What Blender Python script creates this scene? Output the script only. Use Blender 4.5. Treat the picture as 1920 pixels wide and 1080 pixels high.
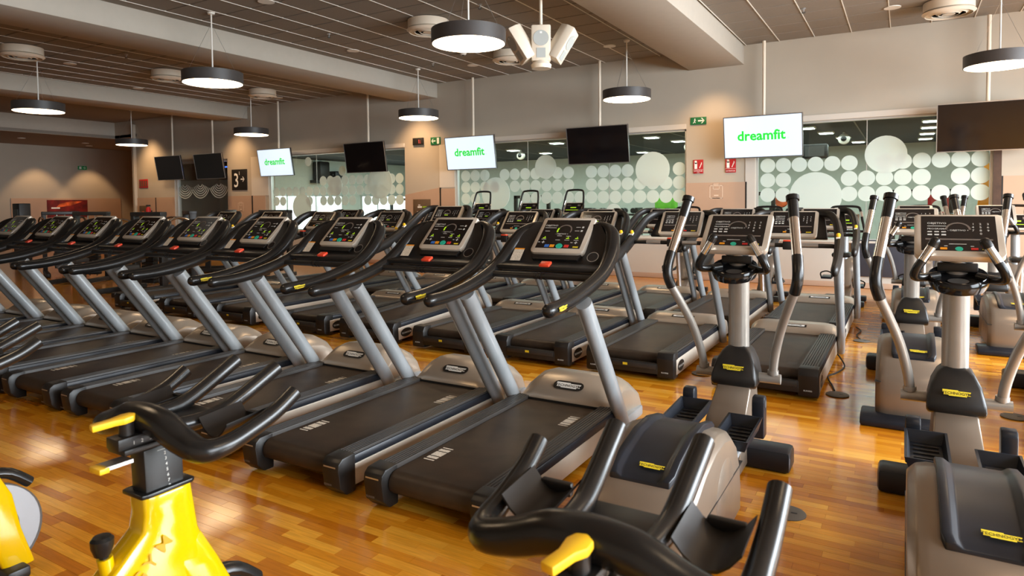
import bpy, bmesh, math, random
from mathutils import Vector, Matrix
random.seed(7)
PI = math.pi
for o in list(bpy.data.objects): bpy.data.objects.remove(o)
SC = bpy.context.scene
COL = SC.collection

# ---------------------------------------------------------------- camera
F, YAW, PITCH, ROLL, CY, EYE = 1244.0, math.radians(30.6075), math.radians(2.2516), math.radians(0.539), 428.2, 1.62
fwd = Vector((-math.sin(YAW)*math.cos(PITCH), math.cos(YAW)*math.cos(PITCH), -math.sin(PITCH)))
rgt = Vector((math.cos(YAW), math.sin(YAW), 0))
dwn = fwd.cross(rgt)
rr = rgt*math.cos(ROLL) + dwn*math.sin(ROLL)
dd = -rgt*math.sin(ROLL) + dwn*math.cos(ROLL)
cd = bpy.data.cameras.new('camera'); cam = bpy.data.objects.new('camera', cd); COL.objects.link(cam)
M = Matrix.Identity(4)
for i in range(3):
    M[i][0] = rr[i]; M[i][1] = -dd[i]; M[i][2] = -fwd[i]
M[2][3] = EYE
cam.matrix_world = M
cd.sensor_width = 36; cd.lens = 36*F/1920; cd.shift_y = -(540-CY)/1920
cd.clip_start = 0.05; cd.clip_end = 100
cd.dof.use_dof = True; cd.dof.focus_distance = 5.5; cd.dof.aperture_fstop = 5.0
SC.camera = cam
# ---------------------------------------------------------------- world, exposure
SC.view_settings.view_transform = 'Standard'
try: SC.view_settings.look = 'None'
except Exception: pass
SC.view_settings.gamma = 1.0
SC.view_settings.use_curve_mapping = False
SC.view_settings.exposure = 0.0
w = bpy.data.worlds.new('world'); SC.world = w; w.use_nodes = True
w.node_tree.nodes['Background'].inputs[0].default_value = (0.75, 0.87, 1.0, 1)
w.node_tree.nodes['Background'].inputs[1].default_value = 0.3
# ---------------------------------------------------------------- lights
def area(name, loc, direction, sx, sy, power, color, spread=None):
    l = bpy.data.lights.new(name, 'AREA'); l.shape = 'RECTANGLE'; l.size = sx; l.size_y = sy
    l.energy = power; l.color = color
    if spread: l.spread = spread
    o = bpy.data.objects.new(name, l); COL.objects.link(o); o.location = loc
    o.rotation_euler = Vector(direction).to_track_quat('-Z', 'Y').to_euler()
    return o
def spot(name, loc, direction, power, color, ang=70, blend=.6, r=.15):
    l = bpy.data.lights.new(name, 'SPOT'); l.energy = power; l.color = color
    l.spot_size = math.radians(ang); l.spot_blend = blend; l.shadow_soft_size = r
    o = bpy.data.objects.new(name, l); COL.objects.link(o); o.location = loc
    o.rotation_euler = Vector(direction).to_track_quat('-Z', 'Y').to_euler()
    return o
DAY = (0.86, 0.93, 1.0)
WARM = (1.0, 0.62, 0.32)
# daylight through the glazed right-hand wall
area('daylight', (6.6, 7.0, 2.5), (-1, 0, -0.38), 9.0, 3.4, 1900, DAY, math.radians(140))
area('daylight', (6.6, -0.6, 2.5), (-1, 0.1, -0.38), 4.5, 3.4, 480, DAY, math.radians(140))
# warm recessed spots washing the pillars and the far left wall
for x, e in ((-3.3, 190), (-10.75, 330), (-17.9, 260), (-22.6, 200), (3.2, 60)): spot('wall_spot', (x, 12.75, 4.24), (0, .40, -1), e, WARM, 92, 1.0)
for y in (13.2, 15.2): spot('wall_spot', (-28.9, y, 4.0), (-.22, 0, -1), 150, WARM, 74, .35)
spot('wall_spot', (-27.0, 11.6, 4.0), (-.2, .2, -1), 40, WARM, 80, .6)
PENDANT_STRENGTH = 13.0

# ---------------------------------------------------------------- materials
def mat(name, col, rough=.5, metal=0, spec=.5, var=0, vscale=8, bump=0, bscale=60, coat=0, emit=None, estr=0, stretch=None):
    m = bpy.data.materials.new(name); m.use_nodes = True
    nt = m.node_tree; b = nt.nodes['Principled BSDF']
    b.inputs['Base Color'].default_value = (*col, 1); b.inputs['Roughness'].default_value = rough
    b.inputs['Metallic'].default_value = metal; b.inputs['Specular IOR Level'].default_value = spec
    b.inputs['Coat Weight'].default_value = coat
    if emit:
        b.inputs['Emission Color'].default_value = (*emit, 1); b.inputs['Emission Strength'].default_value = estr
    if var or bump:
        tc = nt.nodes.new('ShaderNodeTexCoord'); mp = nt.nodes.new('ShaderNodeMapping')
        nt.links.new(tc.outputs['Object'], mp.inputs[0])
        if stretch: mp.inputs['Scale'].default_value = stretch
    if var:
        n = nt.nodes.new('ShaderNodeTexNoise'); n.inputs['Scale'].default_value = vscale; n.inputs['Detail'].default_value = 4
        nt.links.new(mp.outputs[0], n.inputs['Vector'])
        r = nt.nodes.new('ShaderNodeValToRGB'); r.color_ramp.elements[0].position = .3; r.color_ramp.elements[1].position = .7
        r.color_ramp.elements[0].color = (*[c*(1-var) for c in col], 1)
        r.color_ramp.elements[1].color = (*[min(1, c*(1+var)) for c in col], 1)
        nt.links.new(n.outputs['Fac'], r.inputs[0]); nt.links.new(r.outputs[0], b.inputs['Base Color'])
    if bump:
        n2 = nt.nodes.new('ShaderNodeTexNoise'); n2.inputs['Scale'].default_value = bscale
        nt.links.new(mp.outputs[0], n2.inputs['Vector'])
        bp = nt.nodes.new('ShaderNodeBump'); bp.inputs['Strength'].default_value = bump; bp.inputs['Distance'].default_value = .002
        nt.links.new(n2.outputs['Fac'], bp.inputs['Height']); nt.links.new(bp.outputs[0], b.inputs['Normal'])
    return m
def lin(r, g, b):
    f = lambda c: (c/255/12.92) if c/255 <= .04045 else ((c/255+.055)/1.055)**2.4
    return (f(r), f(g), f(b))
MT = {}
def dm(k, *a, **kw): MT[k] = mat(k, *a, **kw)
dm('black_plastic', (.012, .0105, .0095), .40, spec=.40, var=.25, bump=.08, bscale=400)
dm('black_rubber', (.009, .0085, .008), .27, spec=.42, var=.2)
dm('black_gloss', (.008, .008, .009), .12)
dm('blue_black', (.009, .011, .016), .36, spec=.38, var=.2)
dm('belt', (.036, .0225, .0135), .46, spec=.35, var=.35, vscale=6, bump=.15, bscale=900)
dm('step_rib', (.034, .029, .025), .42, spec=.4)
dm('silver', lin(196, 185, 170), .34, metal=.25, var=.05, vscale=4)
dm('arm_grey', lin(152, 147, 140), .32, metal=.35, var=.08, vscale=5)
dm('upright_grey', lin(162, 166, 168), .30, metal=.3, var=.12, vscale=3, stretch=(3, 3, .6))
dm('hood', lin(168, 153, 136), .30, metal=.35, var=.05, vscale=3)
dm('taupe', lin(130, 116, 102), .30, metal=.35, var=.05, vscale=3)
dm('chrome', (.72, .70, .67), .16, metal=1)
dm('steel', (.5, .5, .5), .32, metal=.9)
dm('screen', (.010, .008, .008), .14, spec=.5)
dm('ink_white_glow', (.55, .54, .50), .6, emit=(1, 1, .95), estr=.06)  # white print with a faint glow put into its colour
dm('ink_dim', (.16, .13, .11), .5)
dm('led_green', (.3, .45, .02), .5, emit=(.55, 1, .02), estr=.45)
dm('btn_blue', lin(60, 110, 190), .4); dm('btn_orange', lin(235, 150, 30), .4)
dm('btn_teal', lin(40, 180, 150), .4); dm('btn_red', lin(215, 50, 45), .4)
dm('stop_red', lin(225, 70, 40), .4)
dm('logo_yellow', lin(225, 200, 40), .5)
dm('clip_yellow', lin(235, 185, 30), .45)
dm('paper', lin(205, 195, 178), .7, var=.25, vscale=120)
dm('yellow_paint', lin(206, 164, 1), .16, coat=.6)
dm('flywheel', lin(142, 142, 144), .4, metal=.3)
dm('wall_paint', lin(180, 170, 154), .85, var=.03, vscale=1.2, bump=.05, bscale=200)
dm('wall_white', lin(206, 198, 186), .85, var=.02, vscale=1.2)
dm('wainscot', lin(186, 156, 132), .6, var=.03, vscale=2)
dm('ceiling_tile', lin(134, 126, 115), .9, var=.04, vscale=30)
dm('ceiling_slab', (.10, .09, .08), .9)
dm('runner_white', lin(225, 222, 212), .5)
dm('beam_paint', lin(174, 166, 153), .9, var=.02)
dm('dark_wood', lin(72, 50, 36), .5, var=.2)
dm('lamp_shell', lin(62, 58, 56), .45, var=.1)
dm('lamp_glow', (1, 1, 1), .5, emit=(1.0, .74, .46), estr=PENDANT_STRENGTH)
dm('down_glow', (.9, .85, .75), .5, emit=(1.0, .85, .62), estr=1.2)
dm('white_plastic', lin(225, 220, 210), .4)
dm('cream', lin(225, 212, 192), .4)
dm('speaker_grille', lin(176, 180, 176), .6)
dm('tv_black', (.005, .004, .005), .10)
dm('tv_frame', (.02, .02, .022), .3)
dm('tv_on', (.2, .25, .3), .3, emit=lin(224, 238, 255), estr=1.0)
dm('logo_green', (.0, .3, .01), .5, emit=lin(40, 205, 55), estr=1.0)
dm('logo_grey', (.3, .3, .3), .5, emit=lin(170, 190, 200), estr=1.0)
dm('frost', lin(196, 206, 198), .7)
dm('alu', lin(210, 210, 205), .35, metal=.5)
dm('sign_green', lin(10, 95, 50), .5, emit=lin(10, 95, 50), estr=.25)
dm('sign_red', lin(175, 28, 32), .5)
dm('sign_black', lin(28, 26, 24), .5)
dm('sign_white', lin(240, 240, 235), .5)
dm('line_cream', lin(232, 212, 190), .6)
dm('orange_art', lin(205, 90, 40), .6, var=.6, vscale=5)
dm('red_art', lin(110, 20, 16), .6, var=.6, vscale=4)
dm('brown_board', lin(98, 78, 58), .6, var=.1)
dm('lime', lin(150, 190, 40), .5)
dm('neon_blue', (.05, .1, .9), .5, emit=(.05, .16, 1.0), estr=2.5)
dm('clock_red', (.5, .05, .05), .5, emit=(1, .08, .06), estr=1.2)
dm('r2_ceiling', lin(38, 40, 42), .8, var=.1)
dm('r2_line', lin(120, 118, 112), .6)
dm('r2_wall', lin(206, 210, 200), .85, var=.03)
dm('r2_floor', lin(120, 110, 95), .5)
dm('r2_lamp', (1, 1, 1), .5, emit=(.86, 1.0, .94), estr=9)
dm('r2_daylight', (1, 1, 1), .5, emit=(.86, .97, 1.0), estr=2.2)
dm('green_block', lin(95, 170, 30), .5); dm('orange_wall', lin(235, 150, 30), .6)
dm('dark_metal', (.02, .019, .018), .45, var=.3)
dm('pad_grey', lin(60, 58, 56), .6)
dm('floor_cover', lin(95, 90, 84), .55, var=.08)
dm('cable', (.01, .01, .01), .5)
dm('navy_cupboard', lin(62, 64, 74), .5, var=.05)
dm('blue_cloth', lin(150, 190, 220), .7)

def glass_mat():
    m = bpy.data.materials.new('window_glass'); m.use_nodes = True; nt = m.node_tree
    for n in list(nt.nodes): nt.nodes.remove(n)
    o = nt.nodes.new('ShaderNodeOutputMaterial'); mx = nt.nodes.new('ShaderNodeMixShader')
    t = nt.nodes.new('ShaderNodeBsdfTransparent'); t.inputs[0].default_value = (.90, .96, .94, 1)
    g = nt.nodes.new('ShaderNodeBsdfGlossy'); g.inputs['Roughness'].default_value = .04
    fr = nt.nodes.new('ShaderNodeFresnel'); ge = nt.nodes.new('ShaderNodeNewGeometry'); mr = nt.nodes.new('ShaderNodeMapRange')
    mr.inputs[3].default_value = 1.5; mr.inputs[4].default_value = 1/1.5   # same reflectance on both faces of a pane
    nt.links.new(ge.outputs['Backfacing'], mr.inputs[0]); nt.links.new(mr.outputs[0], fr.inputs[0])
    nt.links.new(fr.outputs[0], mx.inputs[0]); nt.links.new(t.outputs[0], mx.inputs[1]); nt.links.new(g.outputs[0], mx.inputs[2])
    nt.links.new(mx.outputs[0], o.inputs[0]); return m
MT['glass'] = glass_mat()

def frost_mat():
    m = bpy.data.materials.new('frosted_film'); m.use_nodes = True; nt = m.node_tree
    for n in list(nt.nodes): nt.nodes.remove(n)
    o = nt.nodes.new('ShaderNodeOutputMaterial'); mx = nt.nodes.new('ShaderNodeMixShader'); mx.inputs[0].default_value = .38
    d = nt.nodes.new('ShaderNodeBsdfDiffuse'); d.inputs[0].default_value = (.80, .86, .80, 1)
    t = nt.nodes.new('ShaderNodeBsdfTranslucent'); t.inputs[0].default_value = (.80, .88, .84, 1)
    nt.links.new(d.outputs[0], mx.inputs[1]); nt.links.new(t.outputs[0], mx.inputs[2]); nt.links.new(mx.outputs[0], o.inputs[0]); return m
MT['frost'] = frost_mat()
def wood_mat(name, brick):
    m = bpy.data.materials.new(name); m.use_nodes = True; nt = m.node_tree; N = nt.nodes.new; L = nt.links.new
    b = nt.nodes['Principled BSDF']
    geo = N('ShaderNodeNewGeometry')
    if brick:
        mp = N('ShaderNodeMapping'); L(geo.outputs['Position'], mp.inputs[0])
        br = N('ShaderNodeTexBrick'); L(mp.outputs[0], br.inputs['Vector'])
        br.inputs['Scale'].default_value = 1; br.inputs['Brick Width'].default_value = .38; br.inputs['Row Height'].default_value = .057
        br.inputs['Mortar Size'].default_value = .0008; br.offset = .37; br.offset_frequency = 3
        br.inputs['Color1'].default_value = (0, 0, 0, 1); br.inputs['Color2'].default_value = (1, 1, 1, 1); br.inputs['Mortar'].default_value = (.2, .2, .2, 1)
        fac = br.outputs['Color']
    else:
        oi = N('ShaderNodeObjectInfo'); ad = N('ShaderNodeMath'); ad.operation = 'ADD'
        L(oi.outputs['Random'], ad.inputs[0]); L(geo.outputs['Random Per Island'], ad.inputs[1])
        fr = N('ShaderNodeMath'); fr.operation = 'FRACT'; L(ad.outputs[0], fr.inputs[0]); fac = fr.outputs[0]
    r = N('ShaderNodeValToRGB'); cr = r.color_ramp
    cr.elements[0].position = 0; cr.elements[0].color = (*lin(178, 102, 14), 1)
    cr.elements[1].position = 1; cr.elements[1].color = (*lin(240, 176, 60), 1)
    for p, c in ((.10, (196, 118, 18)), (.45, (214, 138, 26)), (.8, (228, 156, 40))):
        e = cr.elements.new(p); e.color = (*lin(*c), 1)
    L(fac, r.inputs[0])
    mp2 = N('ShaderNodeMapping'); mp2.inputs['Scale'].default_value = (3.5, 60, 1); L(geo.outputs['Position'], mp2.inputs[0])
    n = N('ShaderNodeTexNoise'); n.inputs['Scale'].default_value = 1.6; n.inputs['Detail'].default_value = 5; n.inputs['Distortion'].default_value = .6
    L(mp2.outputs[0], n.inputs['Vector'])
    mr = N('ShaderNodeMapRange'); mr.inputs[1].default_value = .3; mr.inputs[2].default_value = .75; mr.inputs[3].default_value = .82; mr.inputs[4].default_value = 1.12
    L(n.outputs['Fac'], mr.inputs[0])
    mx = N('ShaderNodeMix'); mx.data_type = 'RGBA'; mx.blend_type = 'MULTIPLY'; mx.inputs[0].default_value = 1
    L(r.outputs[0], mx.inputs[6]); L(mr.outputs[0], mx.inputs[7]); L(mx.outputs[2], b.inputs['Base Color'])
    n3 = N('ShaderNodeTexNoise'); n3.inputs['Scale'].default_value = 9; L(geo.outputs['Position'], n3.inputs['Vector'])
    m3 = N('ShaderNodeMapRange'); m3.inputs[3].default_value = .13; m3.inputs[4].default_value = .25; L(n3.outputs['Fac'], m3.inputs[0])
    L(m3.outputs[0], b.inputs['Roughness']); b.inputs['Coat Weight'].default_value = .5; b.inputs['Coat Roughness'].default_value = .12
    bp = N('ShaderNodeBump'); bp.inputs['Strength'].default_value = .12; bp.inputs['Distance'].default_value = .001
    L(n.outputs['Fac'], bp.inputs['Height']); L(bp.outputs[0], b.inputs['Normal'])
    return m
MT['strip_wood'] = wood_mat('strip_wood', False)
MT['floor_wood'] = wood_mat('floor_wood', True)

# ---------------------------------------------------------------- mesh helpers
def rotm(rx=0, ry=0, rz=0):
    return Matrix.Rotation(rz, 3, 'Z') @ Matrix.Rotation(ry, 3, 'Y') @ Matrix.Rotation(rx, 3, 'X')
class Fr:
    """flat frame: origin, u (right), v (up); normal = u x v"""
    def __init__(s, o, u, v):
        s.o = Vector(o); s.u = Vector(u).normalized(); s.v = Vector(v).normalized(); s.n = s.u.cross(s.v).normalized()
    def p(s, a, b, c=0): return s.o + s.u*a + s.v*b + s.n*c
def catmull(pts, k=6):
    P = [Vector(p) for p in pts]; out = []
    for i in range(len(P)-1):
        p0 = P[max(i-1, 0)]; p1 = P[i]; p2 = P[i+1]; p3 = P[min(i+2, len(P)-1)]
        for j in range(k):
            t = j/k
            out.append(.5*((2*p1)+(p2-p0)*t+(2*p0-5*p1+4*p2-p3)*t*t+(3*p1-p0-3*p2+p3)*t**3))
    out.append(P[-1]); return out
STUFF = {'panel_lettering', 'led_digits', 'pedal_ribs', 'slider_scale', 'post_scale', 'ceiling_joints', 'runner_grid', 'striped_film', 'belt_mark', 'notice_lettering', 'panel_marks'}
class MB:
    def __init__(s): s.v = []; s.f = []
    def add(s, vs, fs):
        b = len(s.v); s.v += [tuple(v) for v in vs]; s.f += [tuple(b+i for i in f) for f in fs]; return s
    def box(s, c, d, R=None):
        c = Vector(c); vs = []
        for z in (-1, 1):
            for x, y in ((-1, -1), (1, -1), (1, 1), (-1, 1)):
                q = Vector((x*d[0]/2, y*d[1]/2, z*d[2]/2)); vs.append(c + (R @ q if R else q))
        return s.add(vs, [(3, 2, 1, 0), (4, 5, 6, 7), (0, 1, 5, 4), (1, 2, 6, 5), (2, 3, 7, 6), (3, 0, 4, 7)])
    def prism(s, poly, axis, a, b):
        """poly in the two other axes (cyclic order kept x,y,z minus axis)"""
        def P(q, t):
            return (t, q[0], q[1]) if axis == 'x' else ((q[0], t, q[1]) if axis == 'y' else (q[0], q[1], t))
        n = len(poly); vs = [P(q, a) for q in poly] + [P(q, b) for q in poly]
        fs = [tuple(range(n))[::-1], tuple(range(n, 2*n))] + [(i, (i+1) % n, n+(i+1) % n, n+i) for i in range(n)]
        return s.add(vs, fs)
    def rings(s, R, cap0=True, cap1=True):
        n = len(R[0]); vs = [p for r in R for p in r]; fs = []
        for i in range(len(R)-1):
            for j in range(n):
                fs.append((i*n+j, i*n+(j+1) % n, (i+1)*n+(j+1) % n, (i+1)*n+j))
        if cap0: fs.append(tuple(range(n))[::-1])
        if cap1: fs.append(tuple((len(R)-1)*n+j for j in range(n)))
        return s.add(vs, fs)
    def tube(s, pts, r, n=10, k=0, oval=1, tip0=False, tip1=False, up=(0, 0, 1)):
        """oval: scale of the radius across 'side' (horizontal) direction"""
        P = catmull(pts, k) if k else [Vector(p) for p in pts]
        m = len(P)
        if isinstance(r, (list, tuple)):
            rs = []
            for i in range(m):
                t = i/(m-1)*(len(r)-1); a = min(int(t), len(r)-2); rs.append(r[a]+(r[a+1]-r[a])*(t-a))
        else: rs = [r]*m
        T = [(P[min(i+1, m-1)]-P[max(i-1, 0)]).normalized() for i in range(m)]
        U = Vector(up)
        if abs(T[0].dot(U)) > .95: U = Vector((0, 1, 0)) if abs(T[0].y) < .9 else Vector((1, 0, 0))
        side = T[0].cross(U).normalized(); R = []
        def ring(c, t, sd, rad):
            nn = sd.cross(t).normalized()
            return [c + sd*(math.cos(a)*rad*oval) + nn*(math.sin(a)*rad) for a in [2*PI*j/n for j in range(n)]]
        sides = []
        for i in range(m):
            side = (side - T[i]*side.dot(T[i])).normalized(); sides.append(side)
        if tip0:
            for q in (85, 55, 28): a = math.radians(q); R.append(ring(P[0]-T[0]*rs[0]*math.sin(a), T[0], sides[0], rs[0]*math.cos(a)))
        for i in range(m): R.append(ring(P[i], T[i], sides[i], rs[i]))
        if tip1:
            for q in (28, 55, 85): a = math.radians(q); R.append(ring(P[-1]+T[-1]*rs[-1]*math.sin(a), T[-1], sides[-1], rs[-1]*math.cos(a)))
        return s.rings(R)
    def lathe(s, prof, c=(0, 0, 0), axis='z', n=24):
        c = Vector(c); R = []
        for r, h in prof:
            ring = []
            for j in range(n):
                a = 2*PI*j/n; x, y = r*math.cos(a), r*math.sin(a)
                ring.append(c + Vector({'z': (x, y, h), 'x': (h, x, y), 'y': (y, h, x)}[axis]))
            R.append(ring)
        return s.rings(R)
    def cyl(s, a, b, r, n=14): return s.tube([a, b], r, n)
    def rect(s, fr, a0, b0, a1, b1, h=0):
        return s.add([fr.p(a0, b0, h), fr.p(a1, b0, h), fr.p(a1, b1, h), fr.p(a0, b1, h)], [(0, 1, 2, 3)])
    def slab(s, fr, poly, h0, h1):
        n = len(poly); vs = [fr.p(a, b, h0) for a, b in poly] + [fr.p(a, b, h1) for a, b in poly]
        return s.add(vs, [tuple(range(n))[::-1], tuple(range(n, 2*n))] + [(i, (i+1) % n, n+(i+1) % n, n+i) for i in range(n)])
    def disc(s, fr, a, b, r, h=0, n=20, ry=None):
        ry = ry or r
        return s.add([fr.p(a+r*math.cos(2*PI*i/n), b+ry*math.sin(2*PI*i/n), h) for i in range(n)], [tuple(range(n))])
    def arc(s, fr, a, b, r0, r1, t0, t1, h=0, n=12):
        vs = []; fs = []
        for i in range(n+1):
            t = math.radians(t0+(t1-t0)*i/n)
            vs += [fr.p(a+r0*math.cos(t), b+r0*math.sin(t), h), fr.p(a+r1*math.cos(t), b+r1*math.sin(t), h)]
        for i in range(n): fs.append((2*i, 2*i+1, 2*i+3, 2*i+2))
        return s.add(vs, fs)
    def text(s, fr, txt, a, b, size, h=0, sx=1, center=True, bold=.006):
        vs, fs, w = text_geo(txt, bold); k = size
        off = w*k*sx/2 if center else 0
        return s.add([fr.p(a+v[0]*k*sx-off, b+v[1]*k, h) for v in vs], fs)
    def build(s, name, m, parent=None, bevel=0, smooth=35, seg=2):
        me = bpy.data.meshes.new(name); me.from_pydata(s.v, [], s.f)
        bm = bmesh.new(); bm.from_mesh(me)
        bmesh.ops.recalc_face_normals(bm, faces=[f for f in bm.faces]) if not getattr(s, 'flat', False) else None
        if bevel:
            es = [e for e in bm.edges if len(e.link_faces) == 2 and e.calc_face_angle(0) > math.radians(28)]
            bmesh.ops.bevel(bm, geom=es, offset=bevel, segments=seg, affect='EDGES', profile=.5, clamp_overlap=True)
        if smooth:
            for f in bm.faces: f.smooth = True
            for e in bm.edges:
                if len(e.link_faces) == 2 and e.calc_face_angle(0) > math.radians(smooth): e.smooth = False
        bm.to_mesh(me); bm.free()
        me.materials.append(MT[m] if isinstance(m, str) else m)
        o = bpy.data.objects.new(name, me); COL.objects.link(o)
        if parent: o.parent = parent
        if name in STUFF: o['kind'] = 'stuff'
        return o
class FM(MB):
    flat = True
_tx = {}
def text_geo(t, bold=.006):
    if (t, bold) in _tx: return _tx[(t, bold)]
    c = bpy.data.curves.new('t', 'FONT'); c.body = t; c.size = 1; c.resolution_u = 2; c.offset = bold
    o = bpy.data.objects.new('t', c); COL.objects.link(o)
    me = o.to_mesh(); vs = [tuple(v.co) for v in me.vertices]; fs = [tuple(p.vertices) for p in me.polygons]
    o.to_mesh_clear(); bpy.data.objects.remove(o); bpy.data.curves.remove(c)
    wd = max((v[0] for v in vs), default=0); _tx[(t, bold)] = (vs, fs, wd); return _tx[(t, bold)]
def tag(o, label=None, cat=None, group=None, kind=None):
    if label: o['label'] = label
    if cat: o['category'] = cat
    if group: o['group'] = group
    if kind: o['kind'] = kind
    return o
def empty(name, loc=(0, 0, 0), rz=0):
    o = bpy.data.objects.new(name, None); COL.objects.link(o); o.location = loc; o.rotation_euler = (0, 0, rz)
    o.empty_display_size = .1; return o
def copy_tree(o, parent=None):
    c = o.copy(); COL.objects.link(c); c.parent = parent
    for ch in list(o.children): copy_tree(ch, c)
    return c
def struct(o): o['kind'] = 'structure'; return o
def place(proto, used, loc, label, group=None, rz=0, rx=0):
    o = proto if not used[0] else copy_tree(proto); used[0] = True
    o.location = loc; o.rotation_euler = (rx, 0, rz); o['label'] = label
    if group: o['group'] = group
    return o
def ordn(i): return ['first', 'second', 'third', 'fourth', 'fifth', 'sixth', 'seventh', 'eighth', 'ninth', 'tenth'][i]

# ================================================================ THE ROOM
WY, CZ = 13.6, 4.64
# ---- floor: material floor + real parquet strips near the camera
m = MB(); m.box((-11, 6.5, -.06), (42, 22, .112)); fl = struct(m.build('floor', 'floor_wood', smooth=0))
SW, SL = .057, .36
def strip_mesh():
    b = MB(); b.box((0, 0, -.002), (SL-.0012, SW-.0012, .004)); o = b.build('parquet_strip', 'strip_wood', fl, smooth=0); return o
cands = []
row = 0; y = 1.05
while y < 4.6:
    x = -6.6 + (row % 3)*.12 + ((row//3)*.47 % .36) + random.uniform(-.03, .03)
    while x < 2.0:
        P = Vector((x, y, -EYE)); zc = P.dot(fwd); px = 960+F*P.dot(rr)/zc if zc > .3 else -1e6; py = CY+F*P.dot(dd)/zc if zc > .3 else 1e6
        vis = -40 < px < 1960 and 700 < py < 1110
        cands.append((0 if vis else 1, zc, x, y)); x += SL
    y += SW; row += 1
cands.sort()
s0 = None
for i, (_, _, x, y) in enumerate(cands[:300]):
    o = strip_mesh() if s0 is None else s0.copy()
    if s0 is None: s0 = o
    else: COL.objects.link(o)
    o.location = (x, y, .0)
m = MB()
for _, _, x, y in cands[300:]: m.box((x, y, -.002), (SL-.0012, SW-.0012, .004))
tag(m.build('parquet_field', 'strip_wood', fl, smooth=0), kind='stuff')

# ---- ceiling bays with single tiles
def ceiling_bay(x0, x1, y0, y1, nm, z=CZ, p=.612):
    b = MB(); b.box(((x0+x1)/2, (y0+y1)/2, z+.10), (x1-x0, y1-y0, .12)); c = struct(b.build(nm, 'ceiling_slab', smooth=0))
    t0 = None; nx = int(math.ceil((x1-x0)/p)); x = x1
    b = MB(); b.box((0, 0, .012), (p-.012, p-.026, .024))
    rn = MB()
    for i in range(nx):
        cx = x1-p*(i+.5); w_ = p
        if cx-p/2 < x0: break
        rn.box((cx-p/2, (y0+y1)/2, z-.001), (.014, y1-y0, .012))
        yy = y1-p/2
        while yy-p/2 > y0-.01:
            if t0 is None: t0 = b.build('ceiling_tile', 'ceiling_tile', c, bevel=.004, seg=1); o = t0
            else: o = t0.copy(); COL.objects.link(o)
            o.location = (cx, yy, z); yy -= p
    lx = x1-p*int((x1-x0)/p)
    if lx-x0 > .05:
        e = MB(); e.box(((lx+x0)/2, (y0+y1)/2, z+.012), (lx-x0-.01, y1-y0, .024)); e.build('edge_panel', 'ceiling_tile', c, smooth=0)
    rn.build('runner_grid', 'runner_white', c, smooth=0)
    return c
ceiling_bay(-10.2, -3.81, 3.8, WY, 'ceiling'); ceiling_bay(-17.5, -11.28, 4.4, WY, 'ceiling'); ceiling_bay(-2.735, 2.2, 9.2, WY, 'ceiling')
def plain_ceiling(x0, x1, y0, y1, z=CZ):
    b = MB(); b.box(((x0+x1)/2, (y0+y1)/2, z+.06), (x1-x0, y1-y0, .1)); return struct(b.build('ceiling', 'ceiling_tile', smooth=0))
plain_ceiling(-10.2, -3.81, -4, 3.8); plain_ceiling(-17.5, -11.28, -4, 4.4); plain_ceiling(-2.735, 7, -4, 9.2); plain_ceiling(2.2, 7, 9.2, WY)
plain_ceiling(-24.87, -18.57, -4, WY); plain_ceiling(-24.87, -23.5, WY, 17.1, 4.07); plain_ceiling(-32, -24.87, -4, 18, 4.07)
for i, (a, b_) in enumerate(((-3.81, -2.735), (-11.28, -10.2), (-18.57, -17.5))):
    m = MB(); m.box(((a+b_)/2, 4.8, 4.51), (b_-a, 17.6, .48)); struct(m.build('trim_%d' % (i+1), 'beam_paint', bevel=.008))
m = MB(); m.box((-24.93, 4.8, 4.38), (.12, 17.6, .62)); struct(m.build('trim_4', 'beam_paint', smooth=0))

# ---- back wall with window openings
WIN = [(-2.515, 1.264), (-9.69, -3.87), (-16.6, -11.29)]
SILL, HEAD = .85, 3.09
m = MB()
def seg(x0, x1, z0, z1, d=.24): m.box(((x0+x1)/2, WY+d/2, (z0+z1)/2), (x1-x0, d, z1-z0))
seg(-23.55, 7, HEAD, 4.75); seg(-24.9, -23.55, 4.07, 4.75)
for a, b_ in ((1.264, 7), (-3.87, -2.515), (-11.29, -9.69), (-18.52, -16.6), (-23.55, -21.34)): seg(a, b_, 0, HEAD)
for a, b_ in WIN: seg(a, b_, 0, SILL)
wb = struct(m.build('wall_back', 'wall_paint', smooth=0))
def wp(name, poly, mt, d=.015, y=WY, parent=wb, bevel=0):
    """flat piece on the back wall; poly in x,z"""
    b = MB(); b.prism([(p[0], p[1]) for p in poly], 'y', y-d, y-.0005); return b.build(name, mt, parent, smooth=0, bevel=bevel)
def rc(x0, z0, x1, z1): return [(x0, z0), (x1, z0), (x1, z1), (x0, z1)]
wp('wainscot_panel', rc(-3.87, .1, -2.70, 1.98), 'wainscot'); wp('edge_strip', rc(-2.70, .1, -2.672, 1.98), 'sign_black', .018)
wp('white_reveal', rc(-2.672, .1, -2.515, 1.98), 'wall_white', .012); wp('white_reveal', rc(-2.70, 1.98, -2.515, HEAD), 'wall_white', .012)
wp('wainscot_panel', rc(1.40, .1, 7, 1.98), 'wainscot'); wp('edge_strip', rc(1.375, .1, 1.40, 1.98), 'sign_black', .018)
wp('wainscot_panel', [(-11.29, .1), (-10.16, .1), (-10.16, 2.01), (-11.29, 1.84)], 'wainscot'); wp('edge_strip', rc(-10.16, .1, -10.12, 2.01), 'sign_black', .018)
wp('white_reveal', rc(-10.12, .1, -9.69, 1.98), 'wainscot', .012); wp('white_reveal', rc(-10.16, 2.01, -9.69, HEAD), 'wall_white', .012)
wp('wainscot_panel', rc(-18.52, .1, -17.38, 1.90), 'wainscot'); wp('edge_strip', rc(-17.38, .1, -17.33, 1.90), 'sign_black', .018)
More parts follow.
